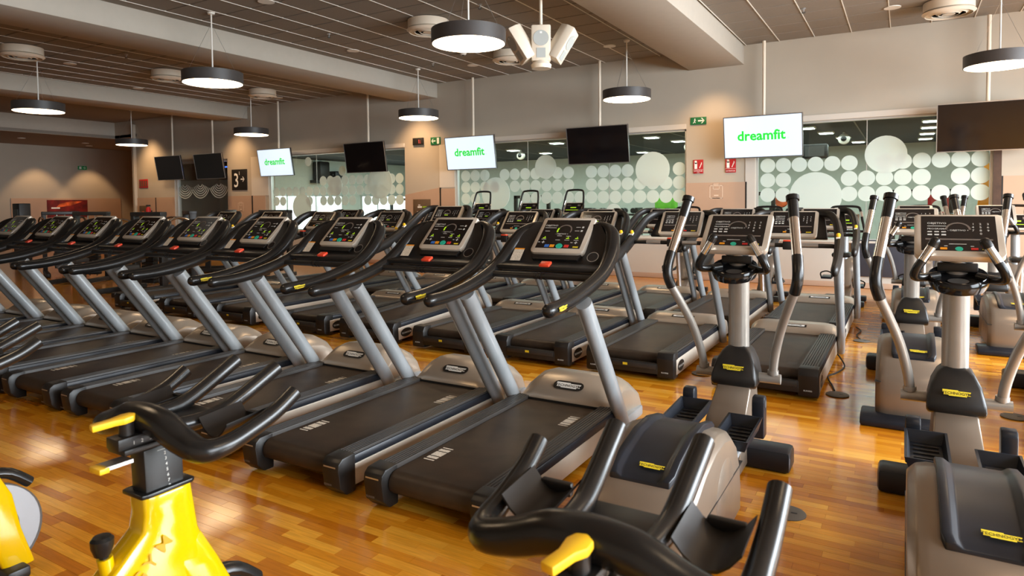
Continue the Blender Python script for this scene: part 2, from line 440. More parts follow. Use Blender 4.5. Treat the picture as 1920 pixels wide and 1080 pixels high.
wp('wainscot_panel', rc(-17.33, .1, -16.75, 1.90), 'wainscot', .012); wp('white_reveal', rc(-17.38, 1.90, -16.6, HEAD), 'wall_white', .012)
wp('wainscot_panel', rc(-23.55, .1, -22.45, 1.90), 'wainscot'); wp('edge_strip', rc(-22.45, .1, -22.40, 1.90), 'sign_black', .018); wp('wainscot_panel', rc(-22.40, .1, -21.34, 1.90), 'wainscot')
for a, b_ in WIN: wp('wainscot_panel', rc(a, .1, b_, SILL-.03), 'wall_white', .012)
m = MB(); m.box((-8.3, WY-.011, .05), (30.4, .022, .10)); struct(m.build('baseboard_back', 'wainscot', bevel=.004))
for a, b_ in WIN: wp('head_trim', rc(a, HEAD-.005, b_, HEAD+.10), 'wall_white', .03)
wp('window_post', rc(1.264, SILL, 1.375, HEAD), 'dark_wood', .03)
# framed outline mark (white line icon) and small posters on the wainscot
fb = Fr((0, WY-.017, 0), (1, 0, 0), (0, 0, 1))
def outline(x, z, s, parent):
    b = FM(); f2 = fb
    def ln(x0, z0, x1, z1): b.rect(f2, x0, z0, x1, z1)
    t = .012
    for (a, c, d_, e) in ((-s, -s, s, -s+t), (-s, s-t, s, s), (-s, -s, -s+t, s), (s-t, -s, s, s)): ln(x+a, z+c, x+d_, z+e)
    for (a, c, d_, e) in ((-s*.5, .05, s*.5, .06), (-s*.5, .15, s*.5, .16), (-s*.5, .05, -s*.5+.01, .16), (s*.5-.01, .05, s*.5, .16), (-s*.35, -.08, s*.35, -.06), (-s*.6, -.13, s*.6, -.115)): ln(x+a, z+c, x+d_, z+e)
    return b.build('line_icon', 'line_cream', parent, smooth=0)
outline(-3.26, 1.79, .13, wb); outline(-17.9, 1.55, .13, wb)

# ---- windows with frosted dots
DP, DR = .2835, .138
ROWS = [2.285, 2.0, 1.715]
def frosted(wn, x, z, r, off=0):
    b = MB(); n = 28
    b.prism([(x+r*math.cos(2*PI*i/n), z+r*math.sin(2*PI*i/n)) for i in range(n)], 'y', WY+.093-off, WY+.097)
    return b.build('frosted_dot', 'frost', wn, smooth=30)
skip = {0: {(0, 6): 1, (1, 2): 1, (1, 3): 1, (1, 4): 1, (2, 2): 1, (2, 3): 1, (2, 4): 1, (1, 10): 1},
        1: {(0, 3): 1, (1, 4): 1, (1, 11): 1, (0, 11): 1, (2, 2): 1, (2, 3): 1, (2, 4): 1, (2, 5): 1, (0, 16): 1, (0, 17): 1, (0, 18): 1},
        2: {(0, 0): 1, (0, 1): 1, (0, 2): 1, (0, 3): 1, (0, 4): 1, (0, 5): 1, (0, 6): 1, (2, 4): 1, (2, 3): 1, (2, 2): 1, (0, 14): 1, (0, 15): 1, (2, 12): 1, (2, 6): 1}}
bigs = {0: [(-1.451, 1.68, .455), (-.30, 2.416, .335)], 1: [(-4.62, 2.29, .375), (-7.18, 2.437, .275), (-8.55, 1.83, .40), (-5.5, 1.40, .17)],
        2: [(-12.25, 2.19, .44), (-13.91, 2.12, .27), (-15.28, 1.54, .39), (-14.99, 2.86, .13), (-13.63, 2.549, .14)]}
start = {0: -2.30, 1: -9.43, 2: -16.38}
splits = {0: [-.6], 1: [-7.65, -5.6], 2: [-14.65]}
for wi, (a, b_) in enumerate(WIN):
    wn = struct(empty('window_%d' % (wi+1), (0, 0, 0)))
    fr_ = MB()
    for x in (a+.02, b_-.02): fr_.box((x, WY+.1, (SILL+HEAD)/2), (.04, .10, HEAD-SILL))
    for z in (SILL+.02, HEAD-.02): fr_.box(((a+b_)/2, WY+.1, z), (b_-a, .10, .04))
    fr_.build('window_frame', 'alu', wn, smooth=0)
    s_ = MB(); s_.box(((a+b_)/2, WY+.04, SILL-.01), (b_-a, .22, .04)); s_.build('window_sill', 'wall_white', wn, bevel=.005)
    xs = [a+.04]+splits[wi]+[b_-.04]
    for x0, x1 in zip(xs, xs[1:]):
        g = MB(); g.box(((x0+x1)/2, WY+.10, (SILL+HEAD)/2), (x1-x0-.012, .006, HEAD-SILL-.08)); g.build('pane', 'glass', wn, smooth=0)
    for x in splits[wi]:
        g = MB(); g.box((x, WY+.10, (SILL+HEAD)/2), (.012, .012, HEAD-SILL-.08)); g.build('pane_joint', 'alu', wn, smooth=0)
    k = 0
    while start[wi]+k*DP < b_-.12:
        for r_, z in enumerate(ROWS):
            if (r_, k) not in skip[wi]: frosted(wn, start[wi]+k*DP, z, DR)
        k += 1
    for x, z, r in bigs[wi]: frosted(wn, x, z, r, .006)

# ---- glazed doorway at the left with striped glass, alcove and far left wall
d1 = struct(empty('door_1'))
m = MB(); m.box((-21.29, WY+.1, 1.55), (.10, .12, 3.08)); m.box((-18.56, WY+.1, 1.55), (.06, .12, 3.08)); m.box((-19.9, WY+.1, 3.05), (2.75, .12, .08)); m.build('door_frame', 'alu', d1, smooth=0)
for x0, x1 in ((-21.24, -20.55), (-20.55, -19.6), (-19.6, -18.6)):
    g = MB(); g.box(((x0+x1)/2, WY+.10, 1.52), (x1-x0-.015, .008, 2.98)); g.build('pane', 'glass', d1, smooth=0)
fd = Fr((0, WY+.09, 0), (1, 0, 0), (0, 0, 1)); b = FM()
for cx in (-20.9, -20.07, -19.1):
    for k in range(6): b.arc(fd, cx, 2.35, .10+k*.075, .135+k*.075, 200, 340)
b.build('striped_film', 'frost', d1, smooth=0)
m = MB(); m.box((-27, 17.05, 2.2), (10, .1, 4.5)); m.box((-20.7, 17.05, 2.2), (4.7, .1, 4.5)); struct(m.build('wall_alcove', 'wall_paint', smooth=0))
m = MB(); m.box((-23.6, 15.2, 2.2), (.1, 3.4, 4.6)); m.box((-18.36, 15.42, 1.7), (.08, 3.14, 3.4)); struct(m.build('wall_partition', 'wall_paint', smooth=0))
m = MB(); m.box((-20.97, 15.45, 3.35), (5.1, 3.1, .1)); struct(m.build('ceiling', 'r2_ceiling', smooth=0))
m = MB(); m.box((-29.95, 14.4, 2.2), (.1, 5.4, 4.6)); wl = struct(m.build('wall_left', 'wall_paint', smooth=0))
m = MB(); m.box((-29.885, 14.4, .98), (.03, 4.2, 1.96)); m.build('wainscot_panel', 'wainscot', wl, smooth=0)
m = MB(); m.box((-31.3, 12.25, 2.2), (2.7, .1, 4.6)); wn_ = struct(m.build('wall_left_return', 'wall_paint', smooth=0))
m = MB(); m.box((-31.3, 12.18, .98), (2.7, .03, 1.96)); m.build('wainscot_panel', 'wainscot', wn_, smooth=0)
m = MB(); m.box((-32.6, 4, 2.2), (.1, 17, 4.6)); struct(m.build('wall_left_outer', 'wall_paint', smooth=0))
# ---- walls behind and beside the camera (right one is glazed)
m = MB(); m.box((-12.5, -4.05, 2.35), (41, .1, 4.8)); struct(m.build('wall_behind', 'wall_paint', smooth=0))
m = MB()
m.box((7.05, 4.8, .3), (.1, 17.8, .6)); m.box((7.05, 4.8, 4.4), (.1, 17.8, .7))
for yy in (-4, 2.0, 12.6): m.box((7.05, yy, 2.3), (.1, .5 if yy != 12.6 else 2.0, 4.6))
struct(m.build('wall_right', 'wall_white', smooth=0))
w4 = struct(empty('window_4'))
for y0, y1 in ((-3.75, 1.75), (2.25, 11.6)):
    m = MB(); m.box((7.05, (y0+y1)/2, 2.33), (.02, y1-y0, 3.4)); m.build('pane', 'glass', w4, smooth=0)

# ---- the room behind the glass
R2Y, R2Z = 22.0, 3.2
m = MB(); m.box((-4, 17.9, -.06), (34, 8.2, .1)); struct(m.build('floor_rear_room', 'r2_floor', smooth=0))
m = MB(); m.box((-4.0, 18.0, R2Z+.05), (28.4, 8.3, .1)); c2 = struct(m.build('ceiling_rear_room', 'r2_ceiling', smooth=0))
m = MB()
for i in range(13): m.box((-16.1+i*1.9, 18, R2Z-.004), (.03, 8.2, .01))
m.build('ceiling_joints', 'r2_line', c2, smooth=0)
m = MB(); m.box((-4, R2Y+.05, 1.6), (34, .1, 3.4)); struct(m.build('wall_rear_room', 'r2_wall', smooth=0))
m = MB(); m.box((-18.22, 17.98, 1.6), (.1, 8.2, 3.3)); wpn = struct(m.build('wall_rear_partition', 'r2_wall', smooth=0))
m = MB(); m.box((7.3, 18, 1.6), (.1, 8, 3.3)); struct(m.build('wall_rear_side', 'r2_wall', smooth=0))
# bright street windows low in the rear room
for wi, (y0, y1) in enumerate(((14.3, 18.15), (19.2, 21.9))):
    wn = struct(empty('window_%d' % (5+wi)))
    m = MB(); m.box((-18.15, (y0+y1)/2, 1.22), (.03, y1-y0, 1.36)); m.build('pane', 'r2_daylight', wn, smooth=0)
    m = MB()
    for z in (.5, 1.93): m.box((-18.13, (y0+y1)/2, z), (.06, y1-y0+.1, .06))
    for k in range(4): m.box((-18.13, y0+(y1-y0)*k/3, 1.22), (.06, .05, 1.4))
    m.build('window_frame', 'alu', wn, smooth=0)
rl = [(x, y_) for x in (-10.6, -8.2, -5.6, -3.9, -2.1, .45, 3.2) for y_ in (14.6, 15.8, 17.2, 18.8, 20.4)]
l0 = None
for i, (x, y_) in enumerate(rl):
    if l0 is None:
        l0 = empty('ceiling_light'); a = MB(); a.box((0, 0, 0), (.34, .34, .03)); a.build('housing', 'white_plastic', l0)
        a = MB(); a.box((0, 0, -.02), (.28, .28, .012)); a.build('diffuser', 'r2_lamp', l0); o = l0
    else: o = copy_tree(l0)
    o.location = (x+(.25*(i % 5) if x < -1 else 0), y_, R2Z-.02)
    tag(o, 'small square white ceiling light in the dark ceiling behind the windows', 'ceiling light', 'lights in the rear room ceiling')
# furniture of the rear room
def rear_rack(x, y_, n, label, block=None):
    t = tag(empty('dumbbell_rack', (x, y_, 0)), label, 'rack')
    a = MB()
    for sx in (-.75, .75): a.box((sx, 0, .72), (.07, .4, 1.44))
    for z in (.35, .8, 1.25): a.box((0, 0, z), (1.5, .38, .05))
    a.build('frame', 'dark_metal', t)
    for z in (.46, .91, 1.36):
        for k in range(n):
            b2 = MB(); xx = -.62+k*1.24/(n-1)
            b2.lathe([(.001, -.14), (.075, -.14), (.075, -.05), (.02, -.05), (.02, .05), (.075, .05), (.075, .14), (.001, .14)], (xx, 0, z), 'y', 8); b2.build('dumbbell', 'dark_metal', t)
rear_rack(-4.9, 16.8, 6, 'black dumbbell rack behind the middle window next to the green column')
rear_rack(-7.0, 17.4, 5, 'black dumbbell rack behind the middle window away from the green column')
rear_rack(-1.9, 16.4, 6, 'black dumbbell rack behind the right window near the orange discs')
m = MB(); m.box((-5.55, 17.6, .85), (.55, .3, 1.7)); m.box((-5.55, 17.42, 1.2), (.4, .03, .8)); m.box((-5.55, 17.6, .03), (.7, .45, .06)); tag(m.build('green_column', 'green_block', bevel=.02), 'bright green column standing behind the middle window', 'column')
for i, x in enumerate((-2.45, -1.9, -1.4)):
    m = MB(); m.lathe([(.05, -.02), (.13, -.025), (.15, 0), (.13, .025), (.05, .02)], (x, 16.4, 1.587), 'y', 16); tag(m.build('weight_disc', 'orange_art'), 'orange weight disc hanging behind the right window', 'weight disc', 'orange weight discs'); 
m = MB(); m.prism([(1.05, 0), (1.9, 0), (1.9, 2.3), (1.35, 2.3)], 'y', 16.0, 16.06); tag(m.build('orange_panel', 'orange_wall'), 'orange slanted wall panel behind the right window post', 'panel')
m = MB(); m.box((.62, 16.5, 1.45), (.4, .03, .5)); rp = tag(m.build('red_poster', 'sign_red'), 'small red poster behind the right window', 'poster')
m = FM(); f_ = Fr((.62, 16.48, 1.45), (1, 0, 0), (0, 0, 1)); m.disc(f_, 0, 0, .13); m.build('poster_mark', 'sign_white', rp)
m = MB(); m.box((-17.95, 17.0, 2.80), (.40, .46, .66)); sp_ = tag(m.build('loudspeaker', 'black_plastic', bevel=.05), 'large black loudspeaker mounted high behind the left window', 'speaker')
m = MB(); m.box((-18.0, 16.9, 2.42), (.30, .5, .10)); m.build('bracket', 'black_plastic', sp_)
m = MB(); m.box((-17.95, 17.7, 2.66), (.44, .46, .30)); sp2 = tag(m.build('projector', 'blue_black', bevel=.03), 'dark projector box beside the loudspeaker behind the left window', 'projector')
m = MB(); m.lathe([(.02, -.03), (.07, -.03), (.08, 0), (.05, .02)], (-17.9, 17.46, 2.68), 'y', 14); m.build('lens', 'black_gloss', sp2)
def dome(x, y_, z, lab):
    z = R2Z-.16
    a = MB(); a.lathe([(.01, .12), (.11, .11), (.13, .06), (.12, 0), (.07, -.03)], (x, y_, z), 'y', 18); o = tag(a.build('security_camera', 'white_plastic'), lab, 'camera')
    a = MB(); a.lathe([(.001, -.07), (.05, -.055), (.07, -.02)], (x, y_, z), 'y', 14); a.build('lens', 'black_gloss', o)
    a = MB(); a.tube([(x, y_+.05, z+.1), (x, y_+.05, R2Z)], .03, 8); a.build('mount', 'white_plastic', o)
dome(-1.25, 17.5, 2.72, 'white dome camera behind the right window'); dome(-4.95, 17.6, 2.72, 'white dome camera beside the large frosted circle of the middle window'); dome(-10.1, 17.6, 2.70, 'white dome camera behind the middle window near its lit screen')
m = MB(); m.box((-1.85, 17.4, 2.76), (.55, .3, .34)); q = tag(m.build('wall_speaker', 'black_plastic', bevel=.03), 'black speaker on the wall behind the right window beside a dome camera', 'speaker')
m = MB(); m.box((-1.85, 17.23, 2.76), (.42, .02, .24)); m.build('grille', 'pad_grey', q)
# rear-room gym frames seen as dark shapes below the dots
def gym_frame(x, y_, label, rz=0):
    t = tag(empty('gym_frame', (x, y_, 0), rz), label, 'gym machine')
    for sx in (-.5, .5):
        a = MB(); a.box((sx, 0, .9), (.08, .08, 1.8)); a.build('post', 'dark_metal', t)
        a = MB(); a.box((sx, .3, .04), (.1, .9, .08)); a.build('foot', 'dark_metal', t)
    a = MB(); a.box((0, 0, 1.76), (1.08, .08, .08)); a.build('crossbar', 'dark_metal', t)
    a = MB(); a.box((0, .02, .65), (.34, .2, 1.1)); a.build('weight_stack', 'black_plastic', t)
    a = MB(); a.tube([(-.7, -.12, 1.3), (.7, -.12, 1.3)], .025); a.build('bar', 'chrome', t)
gym_frame(-3.0, 15.6, 'dark gym frame behind the pillar end of the right window'); gym_frame(.3, 15.8, 'dark gym frame behind the middle of the right window'); gym_frame(-8.6, 15.6, 'dark gym frame behind the middle window'); gym_frame(-15.6, 18.6, 'dark gym frame in front of the bright street windows')
area('rear_room_fill', (-4.5, 17.5, 3.1), (0, 0, -1), 18, 5, 760, (.88, 1.0, .95))  # unseen area lamp added to brighten the room behind the glass
area('rear_room_fill', (-15.6, 17.6, 3.15), (-.15, 0, -1), 3.5, 6.0, 260, (.88, 1.0, .95))  # added fill for the dark part behind the left window, no fixture
spot('alcove_light', (-20.2, 14.6, 3.28), (0, .3, -1), 90, WARM, 110, .6)
spot('alcove_light', (-27.0, 16.2, 4.0), (0, .1, -1), 30, WARM, 100, .6)

# ================================================================ CEILING FIXTURES
def make_pendant():
    t = empty('pendant_lamp')
    a = MB(); R_ = .45
    a.lathe([(R_-.015, -.085), (R_, -.085), (R_, .085), (R_-.02, .09), (.001, .09), (.001, .075), (R_-.02, .075)], n=48); a.build('drum', 'lamp_shell', t)
    a = MB(); a.lathe([(.001, -.088), (R_-.014, -.088), (R_-.014, -.06), (.001, -.06)], n=48); a.build('diffuser', 'lamp_glow', t)
    a = MB(); a.tube([(0, 0, .09), (0, 0, CZ-3.62)], .012, 8); rod = a.build('suspension_rod', 'white_plastic', t)
    a = MB(); a.lathe([(.001, CZ-3.62-.03), (.05, CZ-3.62-.03), (.06, CZ-3.62), (.001, CZ-3.62)], n=16); a.build('ceiling_rose', 'white_plastic', rod)
    for k in range(3):
        q = 2*PI*k/3+.4; a = MB(); a.tube([(.38*math.cos(q), .38*math.sin(q), .09), (0, 0, .85)], .0022, 4); a.build('suspension_wire', 'steel', t)
    tag(t, 'x', 'lamp', 'round pendant lamps'); return t
pp = make_pendant(); u = [False]
for x, y_, lb in ((-4.56, 6.72, 'over the gap beside the hanging speaker cluster'), (-9.40, 6.68, 'hanging under the beam above the far treadmill consoles'),
                  (-15.0, 6.72, 'over the dark left end of the gym'), (-21.0, 12.0, 'small in the distance near the plain left wall'), (-15.45, 12.12, 'near the lit tilted screen beside the doorway'),
                  (-9.46, 11.9, 'beside the middle pillar with the exit arrow'), (-4.53, 11.95, 'in front of the wall under the wide beam'), (1.17, 12.0, 'close to the large dark screen by the window post'),
                  (1.3, 6.7, 'added out of view above the ellipticals by the glazed wall'), (-4.56, 1.4, 'added out of view over the bikes near the wide beam'), (1.3, 1.4, 'added out of view over the bikes near the glazed wall')):  # these three continue the lamp grid out of view, added for their light
    place(pp, u, (x, y_, 3.62), 'round dark pendant lamp '+lb)
def make_diffuser():
    t = empty('air_diffuser'); a = MB()
    a.lathe([(.001, 0), (.34, 0), (.34, -.13), (.30, -.14), (.30, -.10), (.001, -.10)], n=32); a.build('collar', 'cream', t)
    for k, r in enumerate((.36, .27, .18)):
        a = MB(); z = -.16-.0*k; a.lathe([(r, z), (r-.045, z-.035), (r-.05, z-.03), (r-.01, z+.01)], n=32); a.build('vane_ring', 'cream', t)
    a = MB(); a.lathe([(.001, -.19), (.09, -.19), (.07, -.15), (.001, -.14)], n=20); a.build('centre_cone', 'cream', t)
    a = MB(); a.lathe([(.001, -.105), (.29, -.105), (.29, -.11), (.001, -.11)], n=24); a.build('dark_throat', 'dark_metal', t)
    return tag(t, 'x', 'air vent', 'round ceiling air diffusers')
pd_ = make_diffuser(); u = [False]
for x, y_, lb in ((-6.81, 8.86, 'beside the largest pendant lamp'), (-6.85, 11.57, 'below the speaker cluster near the back wall'), (-14.27, 9.02, 'beside a pendant in the second bay'), (-14.38, 6.2, 'in the dark second bay above a pendant'), (-14.56, 11.8, 'in the second bay near the back wall'), (.55, 12.3, 'in the bay by the glazed wall')):
    place(pd_, u, (x, y_, CZ-.012), 'round cream ceiling air diffuser '+lb)
def make_down():
    t = empty('downlight'); a = MB(); a.lathe([(.09, 0), (.12, 0), (.12, -.012), (.09, -.012)], n=24); a.build('trim_ring', 'white_plastic', t)
    a = MB(); a.lathe([(.001, -.006), (.092, -.006), (.092, -.002), (.001, -.002)], n=24); a.build('lens', 'down_glow', t)
    return tag(t, 'x', 'downlight', 'recessed downlights')
dn = make_down(); u = [False]
for x, y_, lb in ((-9.39, 9.79, 'near the second beam in the middle bay'), (-8.2, 12.23, 'between the diffuser and the back wall'), (-4.97, 12.19, 'beside the pendant under the wide beam'), (-.2, 12.2, 'in the bay by the glazed wall'), (-15.22, 7.44, 'in the dark second bay by its first diffuser'), (-16.97, 9.9, 'in the second bay near the third beam'), (-13.17, 9.82, 'above the pendant of the second bay'), (-15.26, 12.9, 'in the second bay close to the back wall'), (-8.2, 6.75, 'at the open end of the middle bay')):
    place(dn, u, (x, y_, CZ), 'small round recessed downlight '+lb)
for x, y_, lb in ((-27.2, 11.6, 'far'), (-27.5, 13.9, 'middle'), (-28.6, 14.6, 'wall')):
    o = copy_tree(dn); o.location = (x, y_, 4.08); o['label'] = 'small recessed downlight in the low ceiling before the plain left wall'; o['group'] = 'low ceiling downlights'
def make_sprinkler():
    t = empty('sprinkler_head'); a = MB(); a.lathe([(.001, 0), (.035, 0), (.035, -.012), (.012, -.016), (.012, -.055), (.001, -.055)], n=12); a.build('body', 'steel', t)
    a = MB(); a.lathe([(.001, -.075), (.028, -.075), (.028, -.07), (.001, -.07)], n=12); a.tube([(-.02, 0, -.05), (-.02, 0, -.075)], .004, 5); a.tube([(.02, 0, -.05), (.02, 0, -.075)], .004, 5); a.build('deflector', 'dark_metal', t)
    return tag(t, 'x', 'sprinkler', 'ceiling sprinklers')
sk = make_sprinkler(); u = [False]
for x, y_, lb in ((-8.82, 8.6, 'near the second beam'), (-8.81, 11.6, 'near the back wall and second beam'), (-5.61, 8.58, 'above the largest pendant lamp'), (-5.67, 11.7, 'beside the speaker cluster'), (-1.41, 11.5, 'in the bay by the glazed wall'), (-13.4, 7.6, 'in the dark second bay')):
    place(sk, u, (x, y_, CZ), 'small dark ceiling sprinkler head '+lb)
a = MB(); a.lathe([(.001, 0), (.075, 0), (.07, -.03), (.05, -.055), (.001, -.06)], (-7.67, 11.1, CZ), n=20); q = tag(a.build('smoke_detector', 'white_plastic'), 'white smoke detector on the ceiling below the largest pendant', 'smoke detector')
a = MB(); a.lathe([(.001, -.058), (.03, -.062), (.001, -.072)], (-7.67, 11.1, CZ), n=12); a.build('sensor', 'pad_grey', q)
# speaker cluster on a pole
sx_, sy_ = -4.25, 8.0
t = tag(empty('speaker_cluster', (sx_, sy_, 3.42)), 'cluster of three white speakers hanging from a ceiling pole', 'speaker')
a = MB(); a.tube([(0, 0, .1), (0, 0, CZ-3.42)], .022, 10); a.build('ceiling_pole', 'cream', t)
a = MB(); a.lathe([(.001, 0), (.13, 0), (.14, .05), (.10, .10), (.001, .11)], n=24); a.build('round_base', 'cream', t)
for k, (ang, tilt, dx) in enumerate(((YAW-.05, 0, 0), (YAW-1.2, .5, -.28), (YAW+1.2, .5, .28))):
    R_ = rotm(0, 0, ang) @ rotm(.0, 0, 0)
    off = Vector((math.cos(YAW)*dx, math.sin(YAW)*dx, .33)); lean = Matrix.Rotation((.55 if dx > 0 else -.55 if dx < 0 else 0), 3, Vector((-math.sin(YAW), math.cos(YAW), 0)))
    RR = lean @ R_
    a = MB(); poly = [(-.13, -.10), (.13, -.10), (.13, .02), (.07, .13), (-.07, .13), (-.13, .02)]
    vs = [];
    for z in (-.24, .24):
        vs += [off + RR @ Vector((p[0], p[1], z)) for p in poly]
    n = 6; a.add(vs, [tuple(range(n))[::-1], tuple(range(n, 2*n))] + [(i, (i+1) % n, n+(i+1) % n, n+i) for i in range(n)])
    c_ = a.build('speaker_cabinet', 'cream', t, bevel=.02)
    fs_ = Fr(off + RR @ Vector((0, -.103, 0)), RR @ Vector((1, 0, 0)), RR @ Vector((0, 0, 1)))
    g = FM(); g.disc(fs_, 0, .06, .105, .002); g.rect(fs_, -.06, -.20, .06, -.07, .002); g.build('grille', 'speaker_grille', c_)
    g = FM(); g.rect(fs_, -.015, .12, .015, .145, .004); g.build('badge', 'sign_white', c_)

# ================================================================ SCREENS, SIGNS
def make_tv(on):
    t = empty('television'); W_, H_ = 1.42, .80; a = MB()
    a.box((0, 0, 0), (W_, .05, H_)); a.build('casing', 'tv_frame', t, bevel=.006)
    f_ = Fr((0, -.0265, 0), (1, 0, 0), (0, 0, 1))
    g = FM(); g.rect(f_, -W_/2+.018, -H_/2+.02, W_/2-.018, H_/2-.018); s_ = g.build('screen', 'tv_on' if on else 'tv_black', t, smooth=0)
    a = MB(); e = .012
    for c_, d_ in (((0, -.025, H_/2-e/2), (W_, .012, e)), ((0, -.025, -H_/2+e/2), (W_, .012, e)), ((-W_/2+e/2, -.025, 0), (e, .012, H_)), ((W_/2-e/2, -.025, 0), (e, .012, H_))): a.box(c_, d_)
    a.build('bezel', 'steel', t)
    if on:
        g = FM(); g.text(f_, 'dreamfit', -.02, -.06, .255, .002, 1.0, bold=.026); g.build('screen_lettering', 'logo_green', s_, smooth=0)
        g = FM(); g.arc(f_, .46, -.045, .008, .014, 0, 360, .002); g.build('registered_mark', 'logo_grey', s_, smooth=0)
    a = MB(); a.box((0, .07, .05), (.34, .09, .3)); a.build('mount', 'dark_metal', t)
    up_ = Matrix.Rotation(math.radians(-9), 3, 'X') @ Vector((0, 0, 1)); p0 = Vector((0, .13, .0))
    a = MB(); a.tube([p0, p0+up_*1.79], .03, 10); a.build('ceiling_pole', 'cream', t)
    return tag(t, 'x', 'television')
tv_on, tv_off = make_tv(True), make_tv(False); uo, uf = [False], [False]
k_ = 13.25/11
for xc, zc_, on, lb in ((-17.47, 2.655, 0, 'dark tilted television farthest along the wall, beside the red notice'), (-15.71, 2.643, 0, 'dark tilted television in front of the striped glass doorway'),
                        (-13.16, 2.642, 1, 'lit television with green lettering beside the black number three sign'), (-10.25, 2.641, 0, 'dark television with warm reflections in front of the left window'),
                        (-7.45, 2.612, 1, 'lit television with green lettering beside the green exit arrow'), (-4.72, 2.628, 0, 'dark television in front of the middle window'),
                        (-1.93, 2.617, 1, 'lit television with green lettering above the red extinguisher signs'), (.96, 2.588, 0, 'large dark television in front of the right window post')):
    o = place(tv_on if on else tv_off, uo if on else uf, (xc*k_, 13.25, EYE+(zc_-EYE)*k_), lb, 'televisions hung along the back wall', rx=math.radians(9))
fw = Fr((0, WY-.02, 0), (1, 0, 0), (0, 0, 1))
def sign(name, x0, z0, x1, z1, mt, label, cat, d=.02):
    a = MB(); a.box(((x0+x1)/2, WY-d/2-.001, (z0+z1)/2), (x1-x0, d, z1-z0)); return tag(a.build(name, mt, bevel=.003), label, cat)
def sf(d=.023): return Fr((0, WY-d, 0), (1, 0, 0), (0, 0, 1))
def arrow(g, f_, x, z, s, dirn):
    g.rect(f_, x-s*.5, z-s*.10, x+s*.5, z+s*.10)
    for sg in (1, -1):
        p = [(x+dirn*s*.5, z), (x+dirn*s*.5-dirn*s*.14, z), (x+dirn*s*.05-dirn*s*.1, z+sg*s*.42), (x+dirn*s*.05+dirn*s*.1, z+sg*s*.42)]
        g.add([f_.p(*q) for q in p], [(0, 1, 2, 3)])
def runner(g, f_, x, z, s):
    g.disc(f_, x+.02*s, z+.38*s, .09*s, n=10)
    for q in ([(-.12, .28), (.06, .30), (.02, -.02), (-.10, .0)], [(-.10, .0), (.02, 0), (.14, -.2), (.06, -.26)], [(-.10, .02), (-.02, -.02), (-.2, -.3), (-.3, -.24)], [(.0, .26), (.06, .28), (.22, .1), (.16, .06)]):
        g.add([f_.p(x+a_*s, z+b_*s) for a_, b_ in q], [(0, 1, 2, 3)])
s = sign('exit_sign', -10.42, 3.10, -10.12, 3.29, 'sign_green', 'small green exit sign with white left arrow on the middle pillar', 'sign')
g = FM(); arrow(g, sf(), -10.33, 3.195, .13, -1); g.rect(sf(), -10.22, 3.12, -10.15, 3.27); g.build('exit_pictogram', 'sign_white', s)
s = sign('exit_sign', -3.78, 3.16, -3.46, 3.31, 'sign_green', 'green exit sign with white running figure above the right pillar', 'sign')
g = FM(); arrow(g, sf(), -3.56, 3.235, .13, 1); runner(g, sf(), -3.69, 3.225, .13); g.build('exit_pictogram', 'sign_white', s)
s = sign('wall_clock', -10.98, 3.12, -10.65, 3.30, 'sign_black', 'small black digital clock with red digits beside the exit arrow', 'clock', .05)
g = FM(); g.text(sf(.053), '1:', -10.76, 3.16, .13); g.build('digits', 'clock_red', s)
def exting(x, second, label):
    s = sign('extinguisher_sign', x-.10, 2.17, x+.10, 2.45, 'sign_red', label, 'sign')
    g = FM(); f_ = sf(); g.rect(f_, x-.075, 2.265, x-.02, 2.39); g.disc(f_, x-.047, 2.39, .027); g.rect(f_, x-.075, 2.415, x-.03, 2.43)
    for k in range(3):
        g.add([f_.p(x+.02+k*.018, 2.28+k*.035), f_.p(x+.035+k*.018, 2.275+k*.035), f_.p(x+.05+k*.012, 2.32+k*.035), f_.p(x+.04+k*.01, 2.325+k*.035)], [(0, 1, 2, 3)])
    g.rect(f_, x-.098, 2.245, x+.098, 2.25); g.text(f_, 'EXTINTOR', x, 2.205 if second else 2.19, .036)
    if second: g.text(f_, second, x, 2.176, .026)
    g.build('pictogram', 'sign_white', s)
exting(-3.62, 'CO2', 'red and white extinguisher sign reading EXTINTOR CO2 on the right pillar'); exting(-2.98, None, 'red and white extinguisher sign reading EXTINTOR below the lit television')
s = sign('number_sign', -18.30, 2.08, -17.58, 2.73, 'sign_black', 'square black sign with a large white three and arrow', 'sign')
g = FM(); g.text(sf(), '3', -18.10, 2.18, .62, 0, .85); g.rect(sf(), -17.94, 2.55, -17.925, 2.66); arrow(g, sf(), -17.78, 2.42, .18, 1); g.build('number_lettering', 'sign_white', s)
s = sign('notice_board', -11.02, 1.15, -10.45, 1.72, 'brown_board', 'brown notice board with white and lime lettering on the middle pillar', 'notice')
g = FM(); g.rect(sf(), -10.87, 1.50, -10.73, 1.54); g.rect(sf(), -10.85, 1.56, -10.78, 1.58)
for k in range(6): g.rect(sf(), -10.9, 1.2+k*.04, -10.6, 1.208+k*.04)
g.build('notice_lettering', 'sign_white', s)
g = FM(); g.rect(sf(), -10.71, 1.50, -10.57, 1.54); g.build('lime_lettering', 'lime', s)
s = sign('safety_notice', -23.40, 2.25, -22.88, 2.55, 'sign_red', 'red safety notice with four pictograms on the far pillar', 'sign')
g = FM()
for k in range(4): g.rect(sf(), -23.36+k*.125, 2.30, -23.28+k*.125, 2.50)
g.build('pictograms', 'brown_board', s)
s = sign('hose_box', -23.25, 1.05, -22.85, 1.62, 'brown_board', 'dark hose cabinet on the far pillar below the red notice', 'cabinet', .12)
g = MB(); g.box((-23.02, WY-.125, 1.3), (.12, .01, .25)); g.build('label_plate', 'orange_art', s)
t = tag(empty('fire_extinguisher', (-22.68, WY-.14, 1.0)), 'red fire extinguisher hung beside the hose cabinet', 'extinguisher')
